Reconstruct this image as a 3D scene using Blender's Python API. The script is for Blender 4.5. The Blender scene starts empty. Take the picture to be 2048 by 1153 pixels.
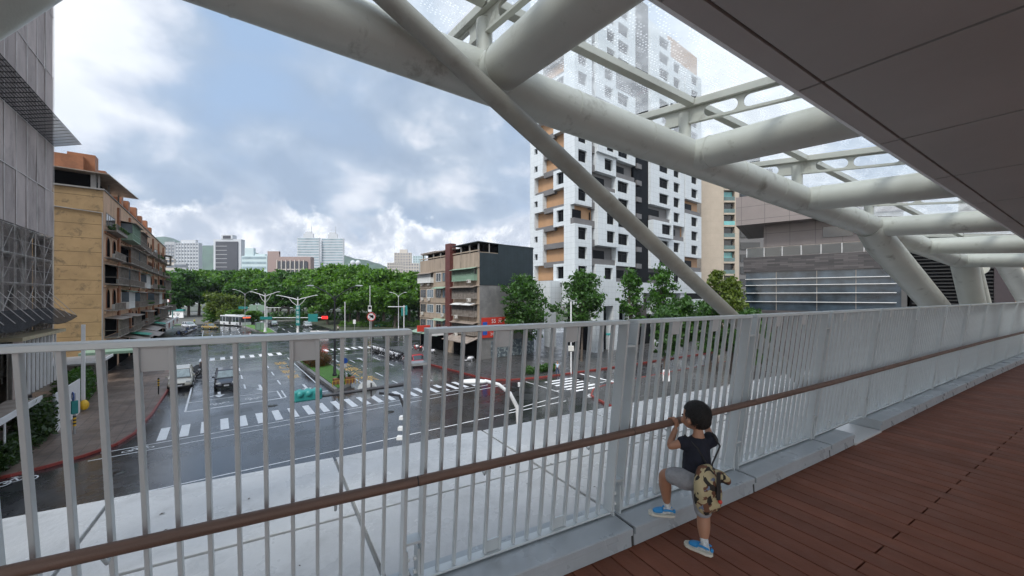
import bpy, bmesh, math, random
import numpy as np
from mathutils import Vector, Matrix
D = bpy.data
SC = bpy.context.scene
COL = SC.collection
rad = math.radians
random.seed(7)

# ---------------------------------------------------------------- camera, world, sun, exposure
F = 757.0; EYE = 9.0; HZ = 591.0           # focal length in photo pixels, eye height, horizon row
cam_d = D.cameras.new("camera"); cam = D.objects.new("camera", cam_d); COL.objects.link(cam)
cam.location = (0, 0, EYE); cam.rotation_euler = (rad(90), 0, 0)
cam_d.sensor_width = 36; cam_d.lens = F / 2048 * 36; cam_d.shift_y = (HZ - 576.5) / 2048
cam_d.clip_start = 0.05; cam_d.clip_end = 20000
SC.camera = cam
SC.view_settings.view_transform = 'Standard'; SC.view_settings.look = 'None'
SC.view_settings.exposure = 0.3; SC.view_settings.gamma = 1
SC.cycles.max_bounces = 8; SC.cycles.diffuse_bounces = 4; SC.cycles.glossy_bounces = 4
SC.cycles.transparent_max_bounces = 16; SC.cycles.transmission_bounces = 6
SC.cycles.use_denoising = True
SC.cycles.sample_clamp_indirect = 6

SUN_EL, SUN_AZ = 52, 205                    # azimuth clockwise from +Y: behind the camera, to the left
sun_d = D.lights.new("sun", 'SUN'); sun = D.objects.new("sun", sun_d); COL.objects.link(sun)
sun_d.energy = 2.5; sun_d.angle = rad(14); sun_d.color = (1.0, 0.96, 0.9)
az, el = rad(SUN_AZ), rad(SUN_EL)
sdir = Vector((math.sin(az) * math.cos(el), math.cos(az) * math.cos(el), math.sin(el)))
sun.rotation_euler = sdir.to_track_quat('Z', 'Y').to_euler()

world = D.worlds.new("World"); SC.world = world; world.use_nodes = True
nt = world.node_tree; N = nt.nodes; L = nt.links; N.clear()
def nn(tree, typ, **kw):
    n = tree.nodes.new(typ)
    for k, v in kw.items():
        if k.startswith('i_'):
            key = k[2:]; key = int(key) if key.isdigit() else key
            n.inputs[key].default_value = v
        else: setattr(n, k, v)
    return n
def mth(tree, op, a, b=None, c=None, clamp=False):
    n = tree.nodes.new('ShaderNodeMath'); n.operation = op; n.use_clamp = clamp
    for i, x in enumerate((a, b, c)):
        if x is None: continue
        if isinstance(x, (int, float)): n.inputs[i].default_value = x
        else: tree.links.new(x, n.inputs[i])
    return n.outputs[0]
def mix(tree, fac, a, b, blend='MIX'):
    n = tree.nodes.new('ShaderNodeMix'); n.data_type = 'RGBA'; n.blend_type = blend
    for k, x in ((0, fac), (6, a), (7, b)):
        if isinstance(x, (int, float)): n.inputs[k].default_value = x
        elif isinstance(x, tuple): n.inputs[k].default_value = (*x, 1) if len(x) == 3 else x
        else: tree.links.new(x, n.inputs[k])
    return n.outputs[2]
def ramp(tree, fac, stops, interp='LINEAR'):
    n = tree.nodes.new('ShaderNodeValToRGB'); cr = n.color_ramp; cr.interpolation = interp
    while len(cr.elements) < len(stops): cr.elements.new(0.5)
    for e, (p, c) in zip(cr.elements, stops):
        e.position = p
        if isinstance(c, (int, float)): c = (c, c, c)
        e.color = (*c, 1)
    tree.links.new(fac, n.inputs[0]); return n.outputs[0]
tc = nn(nt, 'ShaderNodeTexCoord')
sky = nn(nt, 'ShaderNodeTexSky', sky_type='NISHITA', sun_disc=False, sun_elevation=rad(SUN_EL), sun_rotation=rad(SUN_AZ))
sky.air_density = 1.0; sky.dust_density = 1.2; sky.ozone_density = 1.2
sep = nn(nt, 'ShaderNodeSeparateXYZ'); L.new(tc.outputs['Generated'], sep.inputs[0])
zc = mth(nt, 'ADD', mth(nt, 'MAXIMUM', sep.outputs[2], 0.0), 0.22)
comb = nn(nt, 'ShaderNodeCombineXYZ')
L.new(mth(nt, 'DIVIDE', sep.outputs[0], zc), comb.inputs[0]); L.new(mth(nt, 'DIVIDE', sep.outputs[1], zc), comb.inputs[1])
def noise(tree, vec, scale, detail=6, rough=.55, dist=0.0, offs=None):
    if offs is not None:
        m = nn(tree, 'ShaderNodeMapping'); tree.links.new(vec, m.inputs[0]); m.inputs[1].default_value = offs; vec = m.outputs[0]
    n = nn(tree, 'ShaderNodeTexNoise'); n.inputs['Scale'].default_value = scale; n.inputs['Detail'].default_value = detail
    n.inputs['Roughness'].default_value = rough; n.inputs['Distortion'].default_value = dist
    tree.links.new(vec, n.inputs['Vector']); return n.outputs[0]
def blob(px, py, r, soft):
    d = Vector(((px - 1024) / F, 1, -(py - HZ) / F)).normalized()
    dp = nn(nt, 'ShaderNodeVectorMath', operation='DOT_PRODUCT'); L.new(tc.outputs['Generated'], dp.inputs[0]); dp.inputs[1].default_value = d
    mr = nn(nt, 'ShaderNodeMapRange', interpolation_type='SMOOTHSTEP'); L.new(dp.outputs['Value'], mr.inputs[0])
    mr.inputs[1].default_value = math.cos(rad(r + soft)); mr.inputs[2].default_value = math.cos(rad(max(r - soft, 0)))
    return mr.outputs[0]
n1 = noise(nt, comb.outputs[0], 1.25, 9, .52, .25, (3.1, 1.7, 0))
n2 = noise(nt, comb.outputs[0], 2.6, 7, .5, .3, (0.3, 5.2, 0))
n3 = noise(nt, tc.outputs['Generated'], 7.0, 9, .6, .3, (1.2, .4, 2.2))
cov = mth(nt, 'ADD', mth(nt, 'MULTIPLY', n1, .7), mth(nt, 'MULTIPLY', n2, .3))
cov = mth(nt, 'ADD', cov, .15)
for (px, py, r, s, w) in ((400, 60, 5, 7, -.16), (620, 110, 4, 10, -.10), (760, 400, 3, 8, -.10), (300, 350, 6, 9, -.05), (560, 330, 4, 8, -.04), (960, 230, 4, 9, -.06),
                          (230, 60, 3, 7, .16), (300, 190, 8, 8, .12), (760, 250, 8, 10, .10), (900, 400, 4, 6, .05)):
    cov = mth(nt, 'ADD', cov, mth(nt, 'MULTIPLY', blob(px, py, r, s), w))
cl_f = ramp(nt, cov, ((.46, 0.0), (.62, .75), (.80, 1.0)))
shade = mth(nt, 'ADD', mth(nt, 'MULTIPLY', n2, .55), mth(nt, 'MULTIPLY', n3, .45))
for (px, py, r, s, w) in ((200, 60, 4, 8, .12), (180, 170, 3, 7, .08), (260, 260, 4, 9, -.02), (480, 290, 8, 9, -.09), (560, 170, 5, 8, -.05), (880, 330, 6, 9, -.04), (1400, 80, 10, 12, .12), (1560, 210, 6, 8, .12)):
    shade = mth(nt, 'ADD', shade, mth(nt, 'MULTIPLY', blob(px, py, r, s), w))
cl_c = ramp(nt, shade, ((.36, (.30, .38, .50)), (.47, (.42, .50, .61)), (.55, (.66, .70, .78)), (.66, (.92, .94, .97))))
# bright cumulus bank low over the hills
el_m = mth(nt, 'MULTIPLY', sep.outputs[2], 1.0)
band = mth(nt, 'MULTIPLY', ramp(nt, el_m, ((.0, 0.9), (.11, 1.0), (.19, .8), (.265, 0.0))), 1.0)
n4 = noise(nt, tc.outputs['Generated'], 5.5, 10, .6, .25, (4.2, .9, .1))
edge = mth(nt, 'ADD', n4, mth(nt, 'MULTIPLY', mth(nt, 'SUBTRACT', .2, el_m), 1.5))
bank = mth(nt, 'MULTIPLY', ramp(nt, edge, ((.46, 0.0), (.52, 1.0))), band)
n5 = noise(nt, tc.outputs['Generated'], 10.0, 9, .6, .3, (2.2, 4.9, 3.1))
bank_c = ramp(nt, n5, ((.38, (.46, .52, .62)), (.48, (.66, .70, .78)), (.57, (1.12, 1.13, 1.14))))
nsky = mix(nt, 1.0, sky.outputs[0], (.105, .105, .105), 'MULTIPLY')
blue = mix(nt, .85, nsky, (.33, .47, .68))
c = mix(nt, cl_f, blue, cl_c)
c = mix(nt, bank, c, bank_c)
# extra brightness added to the unseen sky, towards sun and zenith, as fill light
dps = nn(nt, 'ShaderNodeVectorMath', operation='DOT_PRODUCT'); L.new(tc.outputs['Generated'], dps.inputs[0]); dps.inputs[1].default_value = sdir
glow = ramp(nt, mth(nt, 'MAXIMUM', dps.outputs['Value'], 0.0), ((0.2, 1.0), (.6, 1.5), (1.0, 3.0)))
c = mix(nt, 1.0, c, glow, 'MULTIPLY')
c = mix(nt, ramp(nt, mth(nt, 'MULTIPLY', sep.outputs[1], -1.0), ((0, 0), (.6, 1))), c, mix(nt, 1.0, c, (1.08, 1.0, .90), 'MULTIPLY'))  # unseen sky behind the camera tinted warm so its fill is less blue
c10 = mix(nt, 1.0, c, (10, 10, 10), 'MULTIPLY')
n_ = [n for n in nt.nodes if n.type == 'MIX']
for n in n_: n.clamp_result = False
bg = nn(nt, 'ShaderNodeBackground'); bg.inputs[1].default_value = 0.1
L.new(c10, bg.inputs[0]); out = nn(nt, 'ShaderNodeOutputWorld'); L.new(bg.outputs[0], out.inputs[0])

# ---------------------------------------------------------------- materials
def M(name, col, rough=.6, metal=0.0, var=.12, scale=3.0, bump=0.0, bscale=40.0, stretch=(1, 1, 1), dirt=0.0, dcol=(.05, .045, .04),
      dscale=2.0, grid=None, gcol=(.2, .2, .2), gw=.02, rvar=0.0, spec=.5, emit=0.0, island=0.0, gaxes='XYZ', dlo=.52, dhi=.7):
    m = D.materials.new(name); m.use_nodes = True; t = m.node_tree; t.nodes.clear()
    o = nn(t, 'ShaderNodeOutputMaterial'); p = nn(t, 'ShaderNodeBsdfPrincipled'); t.links.new(p.outputs[0], o.inputs[0])
    p.inputs['Roughness'].default_value = rough; p.inputs['Metallic'].default_value = metal
    p.inputs['Specular IOR Level'].default_value = spec
    tcn = nn(t, 'ShaderNodeTexCoord'); vec = tcn.outputs['Object']
    mp = nn(t, 'ShaderNodeMapping'); mp.inputs[3].default_value = stretch; t.links.new(vec, mp.inputs[0]); sv = mp.outputs[0]
    cur = tuple(col)
    if var > 0:
        f = noise(t, sv, scale, 6, .6)
        lo = tuple(x * (1 - var * 1.6) for x in col); hi = tuple(min(1, x * (1 + var * 1.6)) for x in col)
        cur = ramp(t, f, ((.25, lo), (.75, hi)))
    if island > 0:
        g = nn(t, 'ShaderNodeNewGeometry'); f = ramp(t, g.outputs['Random Per Island'], ((0, 1 - island), (1, 1 + island)))
        cur = mix(t, 1.0, cur, f, 'MULTIPLY')
    if dirt > 0:
        f = noise(t, sv, dscale, 9, .68, .3)
        f = ramp(t, f, ((dlo, 0.0), (dhi, dirt)))
        cur = mix(t, f, cur, tuple(dcol))
    if grid:
        geo = nn(t, 'ShaderNodeNewGeometry'); sp = nn(t, 'ShaderNodeSeparateXYZ'); t.links.new(vec, sp.inputs[0])
        vt = nn(t, 'ShaderNodeVectorTransform', vector_type='NORMAL', convert_from='WORLD', convert_to='OBJECT'); t.links.new(geo.outputs['True Normal'], vt.inputs[0])
        sn = nn(t, 'ShaderNodeSeparateXYZ'); t.links.new(vt.outputs[0], sn.inputs[0])
        tot = None
        for i, ax in enumerate('XYZ'):
            if ax not in gaxes: continue
            per = grid[i]
            fr = mth(t, 'FRACT', mth(t, 'ADD', mth(t, 'DIVIDE', sp.outputs[i], per), 100.137))
            ln = mth(t, 'LESS_THAN', fr, gw / per)
            ok = mth(t, 'LESS_THAN', mth(t, 'ABSOLUTE', sn.outputs[i]), .7)
            k = mth(t, 'MULTIPLY', ln, ok); tot = k if tot is None else mth(t, 'MAXIMUM', tot, k)
        cur = mix(t, tot, cur, tuple(gcol))
    if isinstance(cur, tuple): p.inputs['Base Color'].default_value = (*cur, 1)
    else: t.links.new(cur, p.inputs['Base Color'])
    if rvar > 0:
        f = noise(t, vec, scale * 1.7, 5, .6, 0, (3, 3, 3)); t.links.new(ramp(t, f, ((.3, max(rough - rvar, .02)), (.7, min(1, rough + rvar)))), p.inputs['Roughness'])
    if bump > 0:
        f = noise(t, vec, bscale, 5, .6); b = nn(t, 'ShaderNodeBump'); b.inputs['Strength'].default_value = bump; b.inputs['Distance'].default_value = .02
        t.links.new(f, b.inputs['Height']); t.links.new(b.outputs[0], p.inputs['Normal'])
    if emit > 0:
        p.inputs['Emission Color'].default_value = (*col, 1); p.inputs['Emission Strength'].default_value = emit
    return m
def glass(name, col=(.9, .95, .95), rough=.05, alpha=.15, spot=0.0):
    """thin glass: partly see-through, partly mirror"""
    m = D.materials.new(name); m.use_nodes = True; t = m.node_tree; t.nodes.clear()
    o = nn(t, 'ShaderNodeOutputMaterial'); tr = nn(t, 'ShaderNodeBsdfTransparent'); tr.inputs[0].default_value = (*col, 1)
    gl = nn(t, 'ShaderNodeBsdfGlossy'); gl.inputs['Roughness'].default_value = rough; gl.inputs[0].default_value = (.9, .9, .9, 1)
    tl = nn(t, 'ShaderNodeBsdfTranslucent'); tl.inputs[0].default_value = (.85, .88, .9, 1)
    fr = nn(t, 'ShaderNodeFresnel'); fr.inputs[0].default_value = 1.5
    m1 = nn(t, 'ShaderNodeMixShader'); t.links.new(fr.outputs[0], m1.inputs[0]); t.links.new(tr.outputs[0], m1.inputs[1]); t.links.new(gl.outputs[0], m1.inputs[2])
    m2 = nn(t, 'ShaderNodeMixShader'); t.links.new(m1.outputs[0], m2.inputs[1]); t.links.new(tl.outputs[0], m2.inputs[2])
    tcn = nn(t, 'ShaderNodeTexCoord')
    if spot > 0:
        v = nn(t, 'ShaderNodeTexVoronoi'); v.inputs['Scale'].default_value = 30; v.inputs['Randomness'].default_value = .35; t.links.new(tcn.outputs['Object'], v.inputs['Vector'])
        d = ramp(t, v.outputs['Distance'], ((.22, 1.0), (.34, 0.0)))
        nz = ramp(t, noise(t, tcn.outputs['Object'], 1.3, 8, .65), ((.38, alpha), (.7, min(1, alpha * 2.0))))
        f = mth(t, 'MAXIMUM', nz, mth(t, 'MULTIPLY', d, spot))
        t.links.new(f, m2.inputs[0])
    else: m2.inputs[0].default_value = alpha
    t.links.new(m2.outputs[0], o.inputs[0]); return m

m_steel = M('cream_painted_steel', (.49, .495, .445), .38, 0, .10, .9, .08, 60, dirt=.75, dcol=(.15, .135, .10), dscale=3.2, stretch=(1, 1, 1), dlo=.58, dhi=.72)
m_brace = M('weathered_grey_steel', (.31, .305, .27), .6, 0, .12, 3, .1, 80, dirt=.5, dcol=(.2, .18, .15), dscale=5)
m_rail = M('grey_metallic_paint', (.56, .61, .63), .30, .18, .04, 4, .03, 300)
m_kerb = M('grey_aluminium_sheet', (.38, .42, .45), .34, .1, .08, 2.2, .06, 25, dirt=.3, dcol=(.3, .31, .32), dscale=4, rvar=.12)
m_ledge = M('wet_white_panel', (.53, .53, .525), .26, 0, .09, .8, .22, 18, dirt=.55, dcol=(.30, .295, .285), dscale=2.6, rvar=.18, dlo=.50, dhi=.72)
m_joint = M('dark_joint', (.035, .035, .035), .7, var=0)
m_handrail = M('brown_composite_handrail', (.135, .082, .062), .55, 0, .2, 8, .15, 160, stretch=(.3, 6, 6), rvar=.1)
m_deck = M('red_brown_decking', (.170, .060, .034), .64, 0, .16, 2.4, .2, 55, stretch=(2.5, .5, 1), dirt=.35, dcol=(.12, .055, .04), dscale=1.2, rvar=.12, island=.12, spec=.35)
m_sof = M('grey_ceiling_panel', (.375, .385, .375), .7, 0, .06, .9, .04, 160, island=.05)
m_sofedge = M('grey_ceiling_edge', (.40, .395, .385), .6, 0, .05, 1.2, .03, 160)
m_trim = M('light_aluminium_trim', (.66, .67, .67), .35, .3, .05, 2)
m_roofglass = glass('dotted_roof_glass', (.80, .84, .85), .03, .17, .5)
m_boltcap = M('white_bolt_cap', (.78, .8, .8), .35, 0, 0)
m_dark = M('dark_underside', (.09, .09, .09), .8, 0, .1)

# ---------------------------------------------------------------- geometry helpers
class MB:
    def __init__(s, mtx=None): s.v = []; s.f = []; s.mi = []; s.sm = []; s.M = mtx; s.cur = 0
    def add(s, vs, fs, smooth=False):
        b = len(s.v)
        for p in vs:
            p = Vector(p)
            s.v.append(tuple(s.M @ p) if s.M is not None else tuple(p))
        for f in fs: s.f.append(tuple(b + i for i in f)); s.mi.append(s.cur); s.sm.append(smooth)
        return s
    def mat(s, i): s.cur = i; return s
    def box(s, x0, y0, z0, x1, y1, z1):
        if x0 > x1: x0, x1 = x1, x0
        if y0 > y1: y0, y1 = y1, y0
        if z0 > z1: z0, z1 = z1, z0
        return s.add([(x0, y0, z0), (x1, y0, z0), (x1, y1, z0), (x0, y1, z0), (x0, y0, z1), (x1, y0, z1), (x1, y1, z1), (x0, y1, z1)],
                     [(3, 2, 1, 0), (4, 5, 6, 7), (0, 1, 5, 4), (1, 2, 6, 5), (2, 3, 7, 6), (3, 0, 4, 7)])
    def hexa(s, bot, top):
        """two quads of four points each"""
        return s.add(list(bot) + list(top), [(3, 2, 1, 0), (4, 5, 6, 7), (0, 1, 5, 4), (1, 2, 6, 5), (2, 3, 7, 6), (3, 0, 4, 7)])
    def bar(s, p0, p1, w, h, up=(0, 0, 1)):
        """rectangular bar from p0 to p1, w across, h along up"""
        p0 = Vector(p0); p1 = Vector(p1); d = (p1 - p0).normalized(); up = Vector(up)
        if abs(d.dot(up)) > .98: up = Vector((0, 1, 0))
        a = d.cross(up).normalized(); b = a.cross(d).normalized()
        q = lambda p: [p - a * w / 2 - b * h / 2, p + a * w / 2 - b * h / 2, p + a * w / 2 + b * h / 2, p - a * w / 2 + b * h / 2]
        return s.add(q(p0) + q(p1), [(3, 2, 1, 0), (4, 5, 6, 7), (0, 1, 5, 4), (1, 2, 6, 5), (2, 3, 7, 6), (3, 0, 4, 7)])
    def tube(s, pts, r, n=16, caps=True):
        pts = [Vector(p) for p in pts]; rs = r if isinstance(r, (list, tuple)) else [r] * len(pts)
        prev = None; rings = []
        for i, p in enumerate(pts):
            if i == 0: d = pts[1] - p
            elif i == len(pts) - 1: d = p - pts[i - 1]
            else: d = (pts[i + 1] - p).normalized() + (p - pts[i - 1]).normalized()
            d.normalize()
            if prev is None:
                a = d.orthogonal().normalized()
                if abs(d.z) < .95: a = d.cross(Vector((0, 0, 1))).normalized()
            else:
                a = prev - d * prev.dot(d); a.normalize()
            prev = a; b = d.cross(a)
            rings.append([p + (a * math.cos(2 * math.pi * k / n) + b * math.sin(2 * math.pi * k / n)) * rs[i] for k in range(n)])
        vs = [q for rg in rings for q in rg]; fs = []
        for i in range(len(pts) - 1):
            for k in range(n):
                k2 = (k + 1) % n; fs.append((i * n + k, i * n + k2, (i + 1) * n + k2, (i + 1) * n + k))
        s.add(vs, fs, True)
        if caps:
            s.add(rings[0], [tuple(range(n))[::-1]]); s.add(rings[-1], [tuple(range(n))])
        return s
    def prism(s, poly, z0, z1):
        n = len(poly)
        a = sum(poly[i][0] * poly[(i + 1) % n][1] - poly[(i + 1) % n][0] * poly[i][1] for i in range(n))
        if a < 0: poly = poly[::-1]
        vs = [(x, y, z0) for x, y in poly] + [(x, y, z1) for x, y in poly]
        fs = [tuple(range(n))[::-1], tuple(range(n, 2 * n))] + [(i, (i + 1) % n, n + (i + 1) % n, n + i) for i in range(n)]
        return s.add(vs, fs)
    def sheet(s, poly, z):
        n = len(poly)
        a = sum(poly[i][0] * poly[(i + 1) % n][1] - poly[(i + 1) % n][0] * poly[i][1] for i in range(n))
        if a < 0: poly = poly[::-1]
        return s.add([(x, y, z) for x, y in poly], [tuple(range(n))])
    def extr(s, poly, axis, c0, c1):
        """polygon of (u,w) in the plane across axis 'x' or 'y', extruded c0..c1; u is the other ground axis"""
        n = len(poly)
        P = (lambda u, w, c: (c, u, w)) if axis == 'x' else (lambda u, w, c: (u, c, w))
        vs = [P(u, w, c0) for u, w in poly] + [P(u, w, c1) for u, w in poly]
        fs = [tuple(range(n))[::-1], tuple(range(n, 2 * n))] + [(i, (i + 1) % n, n + (i + 1) % n, n + i) for i in range(n)]
        return s.add(vs, fs)
    def lathe(s, prof, n=16, c=(0, 0, 0), sc=(1, 1)):
        vs = []; fs = []
        for r, z in prof:
            for k in range(n): vs.append((c[0] + r * sc[0] * math.cos(2 * math.pi * k / n), c[1] + r * sc[1] * math.sin(2 * math.pi * k / n), c[2] + z))
        for i in range(len(prof) - 1):
            for k in range(n):
                k2 = (k + 1) % n; fs.append((i * n + k, i * n + k2, (i + 1) * n + k2, (i + 1) * n + k))
        fs.append(tuple(range(n))[::-1]); m = (len(prof) - 1) * n; fs.append(tuple(range(m, m + n)))
        return s.add(vs, fs, True)
    def ball(s, c, r, n=12, m=8):
        r = r if isinstance(r, (list, tuple)) else (r, r, r); vs = [(c[0], c[1], c[2] - r[2])]; fs = []
        for i in range(1, m):
            t = -math.pi / 2 + math.pi * i / m
            for k in range(n): vs.append((c[0] + r[0] * math.cos(t) * math.cos(2 * math.pi * k / n), c[1] + r[1] * math.cos(t) * math.sin(2 * math.pi * k / n), c[2] + r[2] * math.sin(t)))
        vs.append((c[0], c[1], c[2] + r[2])); top = len(vs) - 1
        for k in range(n):
            k2 = (k + 1) % n; fs.append((0, 1 + k2, 1 + k)); fs.append((top, top - n + k, top - n + k2))
            for i in range(m - 2): a = 1 + i * n; fs.append((a + k, a + k2, a + n + k2, a + n + k))
        return s.add(vs, fs, True)
    def mesh(s, name, mats):
        me = D.meshes.new(name); me.from_pydata(s.v, [], s.f)
        for m in (mats if isinstance(mats, (list, tuple)) else [mats]): me.materials.append(m)
        if s.f:
            me.polygons.foreach_set('material_index', s.mi); me.polygons.foreach_set('use_smooth', s.sm)
        me.update(); return me
    def build(s, name, mats, parent=None, bevel=0.0, label=None, kind=None, fix=False):
        o = D.objects.new(name, s.mesh(name, mats)); COL.objects.link(o)
        if fix:
            bm = bmesh.new(); bm.from_mesh(o.data); bmesh.ops.recalc_face_normals(bm, faces=bm.faces); bm.to_mesh(o.data); bm.free()
        if parent is not None: o.parent = parent
        if bevel:
            b = o.modifiers.new('bevel', 'BEVEL'); b.width = bevel; b.segments = 2; b.limit_method = 'ANGLE'; b.angle_limit = rad(40)
        if label: o['label'] = label
        if kind: o['kind'] = kind
        return o
def tag(o, label=None, cat=None, group=None, kind=None):
    if label: o['label'] = label
    if cat: o['category'] = cat
    if group: o['group'] = group
    if kind: o['kind'] = kind
    return o
def thing(name, label, cat, loc=(0, 0, 0), rz=0.0, group=None, sc=1.0):
    o = D.objects.new(name, None); COL.objects.link(o); o.empty_display_size = .3
    o.location = loc; o.rotation_euler = (0, 0, rz)
    if sc != 1.0: o.scale = (sc,) * 3
    return tag(o, label, cat, group)
def dup(o, loc=None, rz=None, label=None, parent=None, group=None, sc=None):
    c = o.copy(); COL.objects.link(c); c.parent = parent
    if loc is not None: c.location = loc
    if rz is not None: c.rotation_euler = (0, 0, rz)
    if label: c['label'] = label
    if group: c['group'] = group
    if sc is not None: c.scale = sc if isinstance(sc, tuple) else (sc,) * 3
    for ch in [x for x in D.objects if x.parent == o]: dup(ch, parent=c)
    return c
def DP(px, py, Z): return Vector(((px - 1024) / F * Z, Z, EYE - (py - HZ) / F * Z))
def GP(px, py, z=0.0): return DP(px, py, (EYE - z) * F / (py - HZ))
RR = rad(37.99); cR, sR = math.cos(RR), math.sin(RR)
def R(a, b, z=0.0):                       # road frame: a along the avenue, b across it to the right
    return Vector((-sR * a + cR * b, cR * a + sR * b, z))
def AB(v): return (-sR * v.x + cR * v.y, cR * v.x + sR * v.y)
def AX(px, a): t = (px - 1024) / F; Z = a / (cR - sR * t); return Z * (cR * t + sR)     # b where a photo column meets the plane a
def BX(px, b): t = (px - 1024) / F; Z = b / (cR * t + sR); return Z * (cR - sR * t)     # a where a photo column meets the plane b
ORD = ['first', 'second', 'third', 'fourth', 'fifth', 'sixth', 'seventh', 'eighth', 'ninth', 'tenth', 'eleventh', 'twelfth',
       'thirteenth', 'fourteenth', 'fifteenth', 'sixteenth', 'seventeenth', 'eighteenth', 'nineteenth', 'twentieth']
def text_mesh(txt, size, depth=0.004):
    c = D.curves.new('lettering', 'FONT'); c.body = txt; c.size = size; c.extrude = depth; c.align_x = 'CENTER'; c.align_y = 'CENTER'; c.resolution_u = 2
    o = D.objects.new('lettering', c); COL.objects.link(o)
    dg = bpy.context.evaluated_depsgraph_get(); me = D.meshes.new_from_object(o.evaluated_get(dg)); D.objects.remove(o)
    return me
def lettering(txt, size, mat, parent=None, loc=(0, 0, 0), rot=(0, 0, 0), scale=(1, 1, 1), depth=.004, name='lettering'):
    me = text_mesh(txt, size, depth); me.materials.clear(); me.materials.append(mat)
    o = D.objects.new(name, me); COL.objects.link(o); o.parent = parent; o.location = loc; o.rotation_euler = rot; o.scale = scale
    return o
# ================================================================= the footbridge (deck level z = 7.4)
DZ = 7.4
# joints of the railing, along the front foot of the kerb, in world x, y
J = {1: Vector((.775, 2.405))}
ang = {0: 27.9, -1: 27.2, -2: 26.6, -3: 26.4, 1: 28.9, 2: 29.7, 3: 30.4, 4: 30.4, 5: 30.4, 6: 30.2, 7: 30.0, 8: 29.8, 9: 29.7, 10: 29.6, 11: 29.5, 12: 29.5, 13: 29.5}
PIT = 1.362
for k in range(1, 14): J[k + 1] = J[k] + Vector((math.cos(rad(ang[k])), math.sin(rad(ang[k])))) * PIT
for k in range(0, -4, -1): J[k] = J[k + 1] - Vector((math.cos(rad(ang[k])), math.sin(rad(ang[k])))) * (1.43 if k == -1 else PIT)
# --- deck boards, running across the bridge
TH = rad(29.6); U = Vector((math.cos(TH), math.sin(TH), 0)); V = Vector((-math.sin(TH), math.cos(TH), 0))
def kerb_v(u):      # v of the kerb foot at the deck frame's u
    pts = [(J[k].x * U.x + J[k].y * U.y, J[k].x * V.x + J[k].y * V.y) for k in range(-3, 15)]
    return float(np.interp(u, [p[0] for p in pts], [p[1] for p in pts]))
mb = MB(); w = .145; i = 0; u = -5.0
while u < 19.5:
    vk = kerb_v(u + w / 2) + .12
    cut = .93 if i % 2 == 0 else -.9
    for (a, b) in ((-3.6, cut - .0045), (cut + .0045, vk)):
        mb.box(u + .0048, a, -.03, u + w - .0048, b, 0)
    u += w; i += 1
deck = mb.build('deck', m_deck, bevel=.0025); deck.location = (0, 0, DZ); deck.rotation_euler = (0, 0, TH); tag(deck, kind='structure')
mb = MB().box(-5, -3.7, -.35, 19.6, 2.1, -.033)
o = mb.build('deck_slab', m_dark); o.location = (0, 0, DZ); o.rotation_euler = (0, 0, TH); tag(o, kind='structure')

# --- kerb of folded sheet metal, one length per railing panel
KH = .125
def panel_frame(k):
    d = J[k + 1] - J[k]; return Vector((J[k].x, J[k].y, DZ)), math.atan2(d.y, d.x), d.length
for k in range(-3, 14):
    loc, rz, Ln = panel_frame(k); n = k + 1
    t = thing('kerb', '', 'kerb', loc, rz, 'metal kerb lengths along the deck')
    x0, x1 = .012, Ln - .012
    if k == 3: x1 = Ln * .42
    if k == 4: x0 = -.0
    prof = [(.006, .001), (.012, KH * .60), (-.006, KH * .64), (-.006, KH - .004), (.0, KH), (.30, KH + .004), (.30, .001)]
    mb = MB().extr(prof, 'x', x0, x1)
    mb.build('casing', m_kerb, t, bevel=.003, fix=True)
    if k == 3:
        MB().box(x1 + .01, -.004, .001, Ln - .02, .30, .02).build('drain_plate', m_trim, t)
    MB().box(x1 + .001 if k != 3 else Ln * .42 + .002, .012, .0, x1 + .02, .29, KH - .012).build('joint', m_joint, t)
    pos = ORD[n + 1] if n + 1 >= 0 else 'outermost'
    t['label'] = f'grey metal kerb under the {ORD[k + 2] if 0 <= k + 2 < 20 else "hidden"} railing panel from the left' if k != -3 else 'grey metal kerb beyond the left end of the view'

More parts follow.
